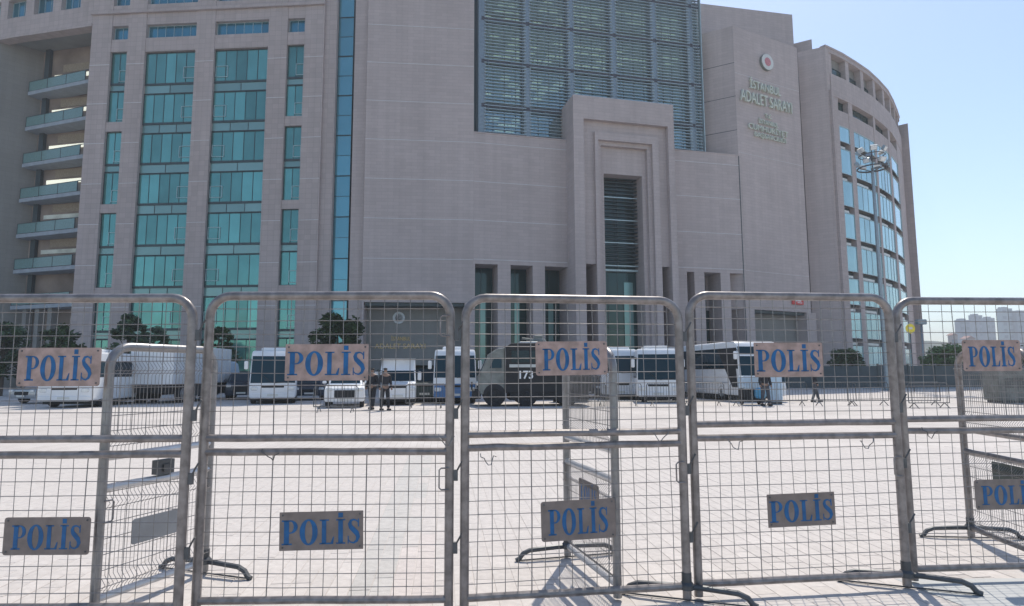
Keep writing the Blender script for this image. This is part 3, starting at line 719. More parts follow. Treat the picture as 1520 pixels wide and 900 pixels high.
def barrier(label,A,B,Hh,mids,signs,loops=(),latches=(),dense=False,feet=(0,1),zb=.10,rt_=.03,group='steel police mesh barriers',fang=0,wv=.088,cat='barrier',boards='board',tm='galv',wide=0,ties=(),rng_=1,corner=.14):
    """frame of tube with rounded top corners, two mesh panels, rails, signs, feet. A,B plan points; front = camera side"""
    A=Vector(A); B=Vector(B); L=(B-A).length; d=(B-A)/L; rz_=math.atan2(d.y,d.x)
    t=thing('mesh_barrier',label,cat,((A.x+B.x)/2,(A.y+B.y)/2,0),rz_,group)
    rg=random.Random(rng_); h=L/2
    fr=lambda u,z,o: Vector((u-h,-o,z))
    b=MB(); pts=[(-h,0,.02),(-h,0,Hh*.5)]+[(-h+corner-corner*math.cos(R(a)),0,Hh-rt_-corner+corner*math.sin(R(a))) for a in range(0,91,15)]+[(h-corner+corner*math.sin(R(a)),0,Hh-rt_-corner+corner*math.cos(R(a))) for a in range(0,91,15)]+[(h,0,Hh*.5),(h,0,.02)]
    b.tube(pts,rt_,12); b.build('tube_frame',M['galvM' if tm=='galvL' else tm],t)
    zr=[zb]+list(mids)
    for z in zr: 
        b=MB(); n=7; b.tube([(-h+rt_*.6+(L-rt_*1.2)*k/n,rg.uniform(-.002,.002),z+rg.uniform(-.002,.002)) for k in range(n+1)],rt_*.82,10); b.build('rail',M[tm],t)
    cells_=[(zb,mids[0])] + [(mids[-1],Hh-rt_)]
    for z0,z1 in cells_:
        b=MB(); r=.0026
        if not dense:
            n=int(L/wv); nz=int((z1-z0)/wv)
            ph=[rg.uniform(-.006,.006) for _ in range(nz+1)]
            for k in range(1,n):
                x=-h+L*k/n+rg.uniform(-.004,.004); lean=rg.uniform(-.008,.008)
                top=z1
                if z1>Hh-.1:
                    e=min(x+h,h-x)
                    if e<corner: top=Hh-rt_-corner+math.sqrt(max(0,corner**2-(corner-e)**2))
                rr=r*(1.5 if k in (int(n*.33),int(n*.67)) else 1)
                b.tube([(x-lean,.004,z0),(x+rg.uniform(-.004,.004),rg.uniform(-.004,.008),(z0+z1)/2),(x+lean,.004,top)],rr,4,caps=False)
            for k in range(1,nz+1):
                z=z0+(z1-z0)*k/(nz+1)+rg.uniform(-.004,.004); sag=rg.uniform(-.008,.004); e=0
                if z>Hh-rt_-corner: e=corner-math.sqrt(max(0,corner**2-(z-(Hh-rt_-corner))**2))
                b.tube([(-h+e,-.004,z),(-h*.33,-.004+rg.uniform(-.006,.006),z+sag),(h*.33,-.004,z+sag*.7),(h-e,-.004,z+rg.uniform(-.004,.004))],r,4,caps=False)
        else:
            n=int(L/.030); beads=[z0+(z1-z0)*q for q in ((.12,.86) if z1<1.2 else (.15,.8))]
            for k in range(1,n):
                x=-h+L*k/n; pz_=[(x,0,z0)]
                for q in beads: pz_+=[(x,0,q-.05),(x,-.045,q),(x,0,q+.05)]
                top=z1
                if z1>Hh-.1:
                    e=min(x+h,h-x)
                    if e<corner: top=Hh-rt_-corner+math.sqrt(max(0,corner**2-(corner-e)**2))
                pz_=[p for p in pz_ if p[2]<top]+[(x,0,top)]; b.tube(pz_,.0022,4,caps=False)
            z=z0+.07
            while z<z1-.03:
                q=min(abs(z-q) for q in beads); y=-.045*max(0,1-q/.05); b.tube([(-h,y,z),(h,y,z)],.0026,4,caps=False); z+=.10
        b.build('wire_mesh',M['wire'],t,'stuff')
    for q in signs:
        sg=sign_part(t,fr,*q[:4],.016,q[4] if len(q)>4 else boards,q[5] if len(q)>5 else 0,wide=wide)
        if sg.name.startswith('blank'): continue
        sg['label']='faded grey brown sheet lettered POLİS' if (q[4] if len(q)>4 else boards)=='boardD' else 'pinkish sheet lettered POLİS'
    for (u,z,kk) in ties:
        rt2=random.Random(int(u*1000)+kk); b=MB(); c_pts=[(u-h,-.035,z+.03)]
        for q in range(7): a=q*(1.1 if kk else .75); c_pts.append((u-h+.018*q*(1 if kk!=2 else -1)+rt2.uniform(-.006,.006),-.04-.012*math.sin(a*2),z+.012*math.cos(a)-.010*q*(q<5)+rt2.uniform(-.005,.005)))
        b.tube(c_pts,.0035,5); b.build('wire_tie',M['wire'] if kk else M['dkst'],t)
    for (sd_,z) in loops:      # bent rod handle on the inner side of a post
        x=h*sd_; k=-sd_; b=MB(); b.tube([(x,-.03,z),(x+k*.05,-.035,z),(x+k*.064,-.035,z-.012),(x+k*.064,-.035,z-.125),(x+k*.05,-.035,z-.137),(x,-.03,z-.137)],.0055,6); b.build('rod_handle',M['galv'],t)
    for (sd_,z) in latches:
        x=h*sd_; k=sd_; b=MB(); b.box(*sorted((x+k*.025,x+k*.055)),-.012,.012,z-.035,z+.035); b.tube([(x+k*.05,0,z+.03),(x+k*.072,-.01,z+.07),(x+k*.09,-.01,z+.10)],.006,6); b.build('latch_plate',M['dkst'],t)
    for e in feet:
        x=-h if e==0 else h; b=MB(); k=.42; X_=x; x=0
        b.tube([(x,-k-.03,.012),(x,-k+.0,.022),(x,-k+.03,.06),(x,-k+.09,.085),(x,-.1,.095),(x,.1,.095),(x,k-.09,.085),(x,k-.03,.06),(x,k,.022),(x,k+.03,.012)],.02,8)
        b.tube([(x,-k,.010),(x,k,.010)],.006,6)
        b.lathe((x,0,.08),[(.001,0),(.05,0),(.05,.03),(.034,.05),(.034,.11),(.001,.11)],n=12)
        f_=b.build('foot',M['dkst'],t); f_.location=(X_,0,0); f_.rotation_euler=(0,0,R(fang))
    t['len']=L
    return t,fr,h,rz_
def bpath(A,B): return Path([A,B])
FB=[ # A, B, H, mids
 ((-3.97,4.13),(-2.10,4.15),2.075,(1.035,1.135)),
 ((-2.035,4.25),(-.415,4.26),2.10,(1.035,1.125)),
 ((-.315,4.27),(1.185,4.50),2.085,(1.055,1.14)),
 ((1.275,4.54),(2.83,4.74),2.13,(1.085,1.18)),
 ((2.955,4.86),(4.62,4.98),2.12,(1.10,1.19))]
FS=[ # sign px centres and size of the two sheets: (x,y,w,h) upper, lower ; tilt
 ((90,545,123,57),(72,795,128,56)), ((486,538,123,54),(478,787,124,57)), ((848,532,106,50),(858,771,110,59)), ((1169,534,101,50),(1188,756,100,49)), ((1470,528,86,46),(1496,733,102,44))]
FL=['police mesh barrier at the far left edge, its left post outside the picture','wide police mesh barrier second from the left, in front of the white midibus','police mesh barrier in the middle of the front row, before the tall portal','police mesh barrier right of the middle, its signs in front of the white coach','police mesh barrier at the far right edge, open sky behind its mesh']
FR=[]
TI=((),((.40,1.03,0),(1.55,1.12,1)),((.10,.99,1),(1.40,1.12,2)),((.24,1.05,1),(1.35,1.04,2)),((.12,1.10,0),))
for k,((A,B,Hh,mids),sg,lab) in enumerate(zip(FB,FS,FL)):
    P=bpath(A,B); sn=[]
    for j,(x,y,ww,hh) in enumerate(sg):
        u,z=P.hit(x,y); u0=P.S(x-ww/2,y); u1=P.S(x+ww/2,y); z0=P.Z(x,y+hh/2); z1=P.Z(x,y-hh/2)
        sn.append((u,z,u1-u0,z1-z0,'board' if j==0 else 'boardD',(0,.0,.012,.0,0)[k] if j==0 else (0,.02,.02,.012,0)[k]))
    t=barrier(lab,A,B,Hh,mids,sn,loops=((),((1,.93),(1,1.93)),((1,.93),),((1,.93),),())[k],latches=((1,.88),(1,.42),(1,1.28),(1,1.80)) if k<4 else ((-1,.9),),feet=((),(),(1,),(1,),())[k],fang=62,ties=TI[k],wide=k%2,rng_=k+3)
    FR.append(t)
# extra loop handle high on the second barrier
# three lower barriers standing across the row
barrier('lower closed-mesh barrier standing edge-on at the left, running back from the front row',(-2.70,4.27),(-2.40,5.12),1.765,(.80,1.0),((.44,.47,.42,.17,'blank'),),loops=((1,.80),(-1,.72)),dense=True,tm='galvL',feet=(1,),rng_=21)
barrier('lower closed-mesh barrier standing edge-on in the middle, partly hidden by a POLİS sign',(.46,5.52),(.715,4.52),1.735,(.80,1.0),((.55,.62,.42,.19,'boardD'),),loops=((-1,.78),),dense=True,tm='galvL',feet=(0,),rng_=22)
barrier('lower closed-mesh barrier at the right, slanting toward the camera out of the picture',(4.27,6.1),(4.17,5.12),1.74,(.80,1.0),((.62,.66,.42,.2,'green'),),dense=True,feet=(0,),rng_=23)
u=[o for o in COL.objects if o.get('label','').startswith('lower closed-mesh barrier standing edge-on at the left')][0]
b=MB(); b.box(-.06,.08,-.04,.02,.83,.93); b.box(-.02,.05,-.05,-.04,.85,.90); b.build('lock_box',M['dkst'],u)
# ------------------------------------------------------------------ low crowd barriers in the distance
def crowd(label,x,y,L,rz_,proto=[None]):
    t=thing('crowd_barrier',label,'barrier',(x,y,0),rz_,'low crowd barriers across the square')
    b=MB(); h=L/2; b.tube([(-h,0,.22),(-h,0,.95),(-h+.08,0,1.05),(h-.08,0,1.05),(h,0,.95),(h,0,.22),(-h,0,.22)],.02,6); b.build('frame',M['dkst'],t)
    b=MB(); n=int(L/.13)
    for k in range(1,n): b.tube([(-h+L*k/n,0,.22),(-h+L*k/n,0,1.05)],.008,4,caps=False)
    b.build('bars',M['dkst'],t,'stuff')
    for e in (-h*.75,h*.75):
        b=MB(); b.tube([(e,-.3,.01),(e,-.22,.06),(e,0,.22),(e,.22,.06),(e,.3,.01)],.02,6); b.build('foot',M['dkst'],t)
    return t
CBL=['low crowd barrier nearest the dark armoured truck','low crowd barrier in front of the small white bus','low crowd barrier in front of the second white bus','low crowd barrier before the rear of the coach','low crowd barrier before the front wheel of the coach','low crowd barrier before the blue tank','low crowd barrier just right of the white cabinet','low crowd barrier left of the light mast','low crowd barrier by the foot of the light mast']
for k,lab in enumerate(CBL):
    p=gr(868+62*k-(8 if k%2 else 0),603.5-.15*k)
    crowd(lab,p.x,p.y+(.25 if k%2 else 0),1.95,R((3,-4,2,-2,5,-3,1,4,-2)[k]))
for lab,x,y in (('low crowd barrier left of the two standing officers',498,612),('low crowd barrier right of the two officers',632,606),('low crowd barrier at the right before the generator',1380,606)):
    p=gr(x,y); crowd(lab,p.x,p.y,1.75,R(2))
# ------------------------------------------------------------------ vehicles
def prof_body(b,poly,hw,bev=.08,taper=.06,ztap=1.2):
    """side profile (y,z) widened to +-hw, edges rounded, sides leaning in above ztap"""
    n=len(poly)
    def ring(x,k):
        c=Vector((sum(p[0] for p in poly)/n,sum(p[1] for p in poly)/n)); o=[]
        for i in range(n):
            p=Vector(poly[i]); a=(p-Vector(poly[i-1])).normalized(); c2=(Vector(poly[(i+1)%n])-p).normalized()
            nn=(Vector((a.y,-a.x))+Vector((c2.y,-c2.x))); nn.normalize(); s_=1/max(.6,nn.dot(Vector((a.y,-a.x))))
            q=p-nn*k*s_; xx=x*(1-taper*max(0,q.y-ztap)/1.6); o.append((xx,q.x,q.y))
        return o
    area=sum(poly[i-1][0]*poly[i][1]-poly[i][0]*poly[i-1][1] for i in range(n))
    sg=1 if area>0 else -1
    B_=bev*sg
    b.quadstrip([ring(-hw,B_),ring(-hw+bev*.3,B_*.3),ring(-hw+bev,0),ring(hw-bev,0),ring(hw-bev*.3,B_*.3),ring(hw,B_)],smooth=True)
def wheelset(t,hw,ys,r=.45,w_=.26):
    for y in ys:
        for s in (-1,1):
            b=MB(); c=(s*(hw-w_/2-.02),y,r); b.lathe((c[0]-w_/2,y,r),[(.01,0),(r*.9,0),(r,.03),(r,w_-.03),(r*.9,w_),(.01,w_)],(1,0,0),20); wl=b.build('wheel',M['rubber'],t)
            b=MB(); x=s*(hw-.02); b.lathe((x-.01*s,y,r),[(.01,.06*s),(r*.25,.06*s),(r*.3,.02*s),(r*.55,.02*s),(r*.6,.035*s),(r*.62,0)],(1,0,0),16); b.build('rim',M['rim'],wl)
def patch(b,quad,th=.02):
    """thin plate on 4 points (outward normal by order)"""
    q=[Vector(p) for p in quad]; n=(q[1]-q[0]).cross(q[3]-q[0]).normalized()
    b.quadstrip([[p-n*.01 for p in q],[p+n*th for p in q]],smooth=False)
def fyf(front):
    def f(z):
        for (y0,z0),(y1,z1) in zip(front,front[1:]):
            if z<=z1: return y0+(y1-y0)*(z-z0)/max(z1-z0,1e-6)
        return front[-1][0]
    return f
def bus(name,label,cat,x,y,rz_,L=7.,W_=2.3,H_=2.85,body='white',lower=None,front=None,ws=(1.15,2.35),winz=(1.3,2.2),wheels=None,ac=True,sidewin=5,mirror='white',group=None,grille='black',zb=.32,wr=.42,door=True,wsin=.12,headz=.72,plate=True,ht=.0,panel=False,winmat='vglass'):
    t=thing(name,label,cat,(x,y,0),rz_,group)
    hw=W_/2; front=front or [(.06,zb),(0,.7),(.03,1.1),(.22,H_-.25),(.42,H_-.04)]
    f=fyf(front); tap=.06; X=lambda s,z:s*hw*(1-tap*max(0,z-1.2)/1.6)
    poly=front+[(.9,H_),(L-.5,H_),(L-.1,H_-.15),(L,H_-.6),(L,zb+.1),(L-.1,zb)]
    b=MB(); prof_body(b,poly,hw,.09,tap); b.build('body',M[body],t)
    b=MB(); b.box(-hw*.92,hw*.92,.35,L-.3,.16,zb+.12); b.build('chassis',M['black'],t)
    if lower:
        b=MB(); patch(b,[(-hw*.95,f(.62)-.005,.45),(hw*.95,f(.62)-.005,.45),(hw*.95,f(1.0)-.005,lower[1]),(-hw*.95,f(1.0)-.005,lower[1])],.012); b.build('coloured_front_panel',M[lower[0]],t)
    z0,z1=ws; b=MB(); n=6; i=wsin*.5
    for k in range(n):
        a=z0+(z1-z0)*k/n; c=z0+(z1-z0)*(k+1)/n
        patch(b,[(X(-1,a)+i,f(a),a),(X(1,a)-i,f(a),a),(X(1,c)-i,f(c),c),(X(-1,c)+i,f(c),c)],.012)
    wsn=b.build('windscreen',M['vglass'],t)
    b=MB(); b.tube([(-.05,f(z0)-.04,z0),(-.5*hw,f(z0+.5)-.04,z0+.45)],.012,5); b.tube([(.1,f(z0)-.04,z0),(.85*hw,f(z0+.2)-.04,z0+.1)],.012,5); b.build('wiper',M['black'],wsn)
    if not panel:
        y0=f(winz[0])+.45; y1=L-.5; st=(y1-y0)/sidewin
        for s in (-1,1):
            b=MB(); q=[(X(s,winz[0]-.05),y0-.3,winz[0]-.05),(X(s,winz[0]-.05),y1+.1,winz[0]-.05),(X(s,winz[1]+.05),y1+.1,winz[1]+.05),(X(s,winz[1]+.05),y0-.1,winz[1]+.05)]
            patch(b,q if s>0 else [q[1],q[0],q[3],q[2]],.006); band=b.build('window_band',M['black'],t)
            for k in range(sidewin):
                a=y0+st*k+.03; c=y0+st*(k+1)-.03; b=MB(); q=[(X(s,winz[0]),a,winz[0]),(X(s,winz[0]),c,winz[0]),(X(s,winz[1]),c,winz[1]),(X(s,winz[1]),a,winz[1])]
                patch(b,q if s>0 else [q[1],q[0],q[3],q[2]],.012); b.build('side_window',M[winmat],band)
    else:
        for s in (-1,1):
            b=MB(); q=[(X(s,1.2),f(1.2)+.35,1.2),(X(s,1.2),f(1.2)+1.15,1.2),(X(s,1.8),f(1.2)+1.15,1.8),(X(s,1.8),f(1.8)+.28,1.8)]
            patch(b,q if s>0 else [q[1],q[0],q[3],q[2]],.01); b.build('side_window',M['vglass'],t)
    for s in (-1,1):
        b=MB(); a,c=sorted((s*hw*.62,s*hw*.93)); b.bev(a,c,f(headz)-.03,f(headz)+.1,headz-.1,headz+.1,.06); b.build('headlight',M['lens'],t)
        if mirror:
            b=MB(); mx=s*(hw+.17); mz=ws[1]-.45 if H_>2.5 else ws[0]+.25; b.tube([(s*hw*.92,f(mz)+.1,mz+.25),(s*(hw+.1),f(mz)-.1,mz+.3),(mx,f(mz)-.12,mz+.18)],.02,6); ar=b.build('mirror_arm',M['black'],t)
            b=MB(); b.bev(mx-.09,mx+.09,f(mz)-.16,f(mz)-.07,mz-.22,mz+.2,.05); b.build('mirror',M[mirror],ar)
    b=MB(); b.bev(-hw*.48,hw*.48,f(.9)-.022,f(.9)+.05,.82,.93,.03)
    for k in range(3): b.box(-hw*.44,hw*.44,f(.9)-.03,f(.9)-.02,.83+.035*k,.845+.035*k)
    b.build('grille',M[grille],t)
    b=MB(); b.bev(-hw*.97,hw*.97,f(.45)-.05,f(.45)+.2,zb-.02,.56,.08); b.build('bumper',M[body if not lower else lower[0]],t)
    if plate: b=MB(); b.box(-.26,.26,f(.45)-.065,f(.45)-.05,.40,.51); b.build('number_plate',M['offw'],t)
    if ac:
        b=MB(); b.bev(-hw*.6,hw*.6,1.1,min(L-1,3.2),H_-.02,H_+.17,.08); b.build('roof_air_unit',M['white'],t)
    wheelset(t,hw,wheels or (1.15,L-1.6),wr)
    for s in (-1,1):
        b=MB(); a,c=sorted((s*hw*.86,s*hw*.97)); b.box(a,c,L-.02,L+.02,.8,1.2); b.build('tail_light',M['redl'],t)
    return t
def vpos(px_,py_): p=gr(px_,py_); return p.x,p.y
BG='white buses and vans parked before the courthouse'
x,y=vpos(404,600); bus('midibus','white midibus facing the camera with a rounded front, right of the box truck','bus',x,y,R(18),L=7.2,W_=2.25,H_=2.72,group=BG,ws=(1.06,2.42),headz=.78)
x,y=vpos(675,600); bus('midibus','white and blue midibus seen between two barrier posts','bus',x,y,R(5),L=7.2,W_=2.15,H_=2.72,lower=('vblue',1.0),group=BG,ws=(1.3,2.4))
x,y=vpos(590,602); bus('panel_van','white high-roof panel van behind the two officers','van',x,y,R(10),L=5.4,W_=1.75,H_=2.25,group=BG,ac=False,panel=True,ws=(1.15,1.65),wr=.34,front=[(.1,.3),(0,.5),(.04,.95),(.55,1.12),(.95,1.75),(1.25,2.22)],headz=.78,sidewin=0,wsin=.16)
x,y=vpos(921,594); bus('midibus','small white bus, left one of the pair beside the coach','bus',x,y,R(-6),L=7.,W_=2.1,H_=2.85,group=BG,ws=(1.5,2.45),headz=.75)
x,y=vpos(978,598); bus('midibus','white bus with a wide windscreen, right one of the pair beside the coach','bus',x,y,R(-8),L=7.5,W_=2.15,H_=2.75,group=BG,ws=(1.15,2.45))
x,y=vpos(1136,597); bus('coach','long white touring coach turned toward the right with its side showing','coach',x,y,R(9),L=11.5,W_=2.5,H_=3.15,group=BG,ws=(1.0,2.85),winz=(1.75,2.75),wheels=(2.2,8.6),ac=False,wr=.5,sidewin=6,front=[(.1,.32),(0,.6),(.05,1.0),(.35,2.4),(.62,3.0)])
x,y=vpos(93,606); bus('midibus','white minibus at the left behind a POLİS sign, its long side lit','bus',x,y,R(6),L=6.6,W_=2.35,H_=2.58,group=BG,ws=(1.35,2.2),winz=(1.45,2.1),headz=.8,sidewin=5)
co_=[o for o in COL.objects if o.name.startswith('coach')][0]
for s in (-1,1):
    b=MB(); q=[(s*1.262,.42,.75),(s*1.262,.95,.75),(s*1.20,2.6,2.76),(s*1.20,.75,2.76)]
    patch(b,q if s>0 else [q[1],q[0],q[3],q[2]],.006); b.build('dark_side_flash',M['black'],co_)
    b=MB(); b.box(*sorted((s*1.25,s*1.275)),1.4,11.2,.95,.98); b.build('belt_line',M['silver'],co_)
# armoured truck with turret
x,y=vpos(710,602)
t=thing('armoured_truck','dark armoured police truck numbered 173 with grey cab and roof turret','truck',(x,y,0),R(-86))
hw=1.15; b=MB(); prof_body(b,[(.0,.55),(-.05,1.35),(.1,1.6),(.45,2.4),(.8,2.62),(1.2,2.7),(1.2,.5)],hw,.07,.04); b.build('cab',M['olive'],t)
b=MB(); prof_body(b,[(1.22,.6),(1.22,2.72),(1.5,2.9),(4.9,2.9),(5.2,2.7),(5.25,.65)],hw+.04,.05,.03); b.build('body',M['black'],t)
for s in (-1,1):
    b=MB(); b.box(*sorted((s*(hw+.045),s*(hw+.075))),1.4,5.1,1.78,1.92); b.build('pale_stripe',M['silver'],t)
    for k in range(4): b=MB(); b.box(*sorted((s*(hw+.01),s*(hw+.05))),1.5+.92*k,2.32+.92*k,2.0,2.55); b.build('side_window',M['vglass'],t)
    b=MB(); patch(b,[(s*(hw+.0),.5,1.75),(s*(hw+.0),1.05,1.75),(s*(hw-.02),1.05,2.2),(s*(hw-.02),.7,2.2)] if s>0 else [(s*(hw+.0),1.05,1.75),(s*(hw+.0),.5,1.75),(s*(hw-.02),.7,2.2),(s*(hw-.02),1.05,2.2)]); b.build('side_window',M['vglass'],t)
b=MB(); patch(b,[(-hw*.85,.10,1.64),(hw*.85,.10,1.64),(hw*.8,.40,2.32),(-hw*.8,.40,2.32)]); b.build('windscreen',M['vglass'],t)
b=MB(); b.bev(-hw,hw,-.3,.1,.35,.75,.06); b.box(-.9,.9,-.35,-.28,.75,1.1); b.build('bumper',M['black'],t)
for s in (-1,1): b=MB(); b.bev(*sorted((s*.75,s*1.02)),-.1,.05,.95,1.15,.05); b.build('headlight',M['lens'],t)
b=MB(); b.lathe((0,2.9,2.86),[(.01,0),(.42,0),(.42,.12),(.3,.3),(.01,.32)],n=16); b.tube([(0,2.9,3.08),(-.1,2.1,3.18)],.05,8); b.bev(-.28,.02,2.7,3.1,3.1,3.32,.05); b.build('roof_turret',M['olive'],t)
b=MB(); b.bev(-hw*.8,hw*.8,1.9,4.7,2.87,2.98,.05); b.build('roof_rack',M['silver'],t)
b=MB(); b.bev(-hw*.98,hw*.98,1.4,5.1,.28,.75,.05); b.build('side_skirt',M['black'],t)
wheelset(t,hw+.05,(.72,2.2,4.1),.52,.34)
for o in COL.objects:
    if o.parent and o.parent.parent==t and o.name.startswith('rim'): o.data.materials[0]=M['black']
me=text_mesh('173',.5,.006,M['white'],bold=.012); o_=link('number',me,t,(hw+.05,2.15,1.42),0); o_.rotation_euler=(R(90),0,R(90))
# box truck
x,y=-18.75,41.6
t=thing('box_truck','white box truck standing between the left minibus and the midibus','truck',(x,y,0),R(180))
hw=1.15; b=MB(); prof_body(b,[(1.75,1.0),(1.75,3.05),(8.5,3.05),(8.5,1.0)],hw,.03,0); b.build('cargo_box',M['white'],t)
for s in (-1,1):
    for k in range(12): b=MB(); b.box(*sorted((s*(hw+.0),s*(hw+.02))),1.95+k*.55,2.0+k*.55,1.05,2.95); b.build('box_rib',M['offw'],t)
b=MB(); prof_body(b,[(.1,.5),(0,1.1),(.12,1.35),(.45,2.15),(.8,2.3),(1.7,2.3),(1.7,.5)],hw*.95,.08,.06); b.build('cab',M['pblue'],t)
b=MB(); patch(b,[(-hw*.8,.13,1.38),(hw*.8,.13,1.38),(hw*.76,.43,2.1),(-hw*.76,.43,2.1)]); b.build('windscreen',M['vglass'],t)
b=MB(); b.box(-hw*.8,hw*.8,.5,8.4,.55,1.0); b.build('chassis',M['black'],t)
for s in (-1,1):
    b=MB(); b.bev(*sorted((s*.7,s*1.0)),-.03,.1,.8,1.0,.05); b.build('headlight',M['lens'],t)
    b=MB(); b.box(*sorted((s*hw*.9,s*hw)),2.3,6.6,.35,.9); b.build('side_guard',M['dkst'],t)
wheelset(t,hw,(.9,6.3,7.4),.48)
# cars
def car(name,label,px_,py_,rz_,mat,L=4.3,W_=1.75,H_=1.45,cat='car',group='parked cars',suv=False):
    x,y=vpos(px_,py_); t=thing(name,label,cat,(x,y,0),rz_,group); hw=W_/2; k=.15 if suv else 0
    b=MB(); prof_body(b,[(.08,.28),(0,.5),(.05,.72+k),(.95,.88+k),(L-.6,.95+k),(L-.08,.9+k),(L,.5),(L-.1,.28)],hw,.09,0); b.build('body',M[mat],t)
    b=MB(); prof_body(b,[(.9,.86+k),(1.55,H_-.06),(1.9,H_),(L-1.3,H_),(L-.8,H_-.1),(L-.25,.9+k)],hw*.9,.1,.3,.9); cb=b.build('cabin',M[mat],t)
    b=MB(); patch(b,[(-hw*.76,.98,.93+k),(hw*.76,.98,.93+k),(hw*.66,1.5,H_-.1),(-hw*.66,1.5,H_-.1)],.02); b.build('windscreen',M['vglass'],t)
    for s in (-1,1):
        q=[(s*hw*.9,1.35,.98+k),(s*hw*.9,L-.8,.98+k),(s*hw*.80,L-1.1,H_-.12),(s*hw*.80,1.7,H_-.12)]
        b=MB(); patch(b,q if s>0 else [q[1],q[0],q[3],q[2]],.02); b.build('side_window',M['vglass'],t)
        b=MB(); b.bev(*sorted((s*hw*.6,s*hw*.93)),-.02,.1,.60+k,.74+k,.05); b.build('headlight',M['lens'],t)
        b=MB(); b.bev(*sorted((s*(hw-.02),s*(hw+.16))),1.2,1.32,.92+k,1.04+k,.04); b.build('mirror',M[mat],t)
    b=MB(); b.bev(-hw*.5,hw*.5,-.025,.08,.46,.64+k,.04); b.build('grille',M['black'],t)
    b=MB(); b.box(-.25,.25,-.04,-.02,.36,.46); b.build('number_plate',M['offw'],t)
    wheelset(t,hw,(.85,L-.85),.32,.2); return t
car('car','silver car half hidden left of the white minibus',30,600,R(-12),'silver')
car('car','dark blue car in the shade between the box truck and the midibus',357,594,R(20),'navy',H_=1.6,suv=True)
car('car','dark blue car right of the white midibus',458,595,R(18),'navy')
car('pickup_truck','white off-road car under the second POLİS sign',511,606,R(13),'white',H_=1.72,suv=True,cat='pickup')
x,y=vpos(630,598); bus('minivan','dark green minivan between the white van and the blue midibus','van',x,y,R(3),L=4.9,W_=1.75,H_=1.95,body='green',group='parked cars',ac=False,ws=(1.1,1.75),wr=.33,mirror='green',sidewin=3,winz=(1.15,1.7),front=[(.06,.3),(0,.6),(.1,.95),(.5,1.1),(1.0,1.8),(1.2,1.93)],headz=.7)
car('car','black car behind the right end of the armoured truck',822,592,R(8),'black',H_=1.6,suv=True)
car('car','dark car under the middle POLİS sign',872,592,R(-4),'navy')
# cabinets, tank, generator
def cabinet(name,label,px_,py_,w_,d_,h_,mat,cat='cabinet',rz_=0,vents=4,feet=True):
    x,y=vpos(px_,py_); t=thing(name,label,cat,(x,y,0),rz_)
    b=MB(); b.bev(-w_/2,w_/2,-d_/2,d_/2,.12,h_,.05); b.build('housing',M[mat],t)
    for k in range(vents): b=MB(); z=h_*.45+.07*k; b.box(-w_*.36,w_*.36,-d_/2-.02,-d_/2+.01,z,z+.035); b.build('vent_slat',M['dkst'],t)
    b=MB(); b.box(-w_*.42,w_*.42,-d_/2-.012,-d_/2,.2,h_*.4); b.build('access_door',M[mat],t)
    b=MB(); b.box(-w_*.45,w_*.45,-d_*.4,d_*.4,0,.12); b.build('plinth',M['dkst'],t)
    return t
cabinet('utility_cabinet','off white square cabinet low behind the middle barrier mesh',860,597,.95,.5,.95,'offw')
cabinet('utility_cabinet','narrow dull grey cabinet left of the white one',830,597,.7,.5,1.35,'olive')
cabinet('portable_cabinet','tall pale cabinet right of the standing officer near the coach front',1151,600,.58,.4,1.3,'pblue',vents=0)
cabinet('generator','large grey green generator housing at the right edge of the square',1506,598,2.2,1.1,1.65,'olive','generator',vents=7)
cabinet('concrete_kiosk','tan plastered kiosk pillar among the shrubs at the left',146,574,1.5,1.2,4.9,'tan','kiosk',vents=0)
x,y=vpos(1114,601); t=thing('water_tank','light blue tank on a dark cart in front of the coach','tank',(x,y,0))
b=MB(); b.bev(-.45,.45,-.35,.35,.75,1.35,.1); b.build('upper_tank',M['pblue'],t)
b=MB(); b.bev(.1,.62,-.42,.3,.3,.8,.12); b.build('blue_drum',M['lblue'],t)
b=MB(); b.box(-.5,.6,-.35,.35,.18,.3); b.box(-.45,.05,-.3,.3,.3,.75); b.build('cart',M['black'],t)
for s in (-1,1): b=MB(); b.lathe((s*.4-.04,0,.16),[(.01,0),(.15,0),(.15,.08),(.01,.08)],(1,0,0),14); b.build('wheel',M['rubber'],t)
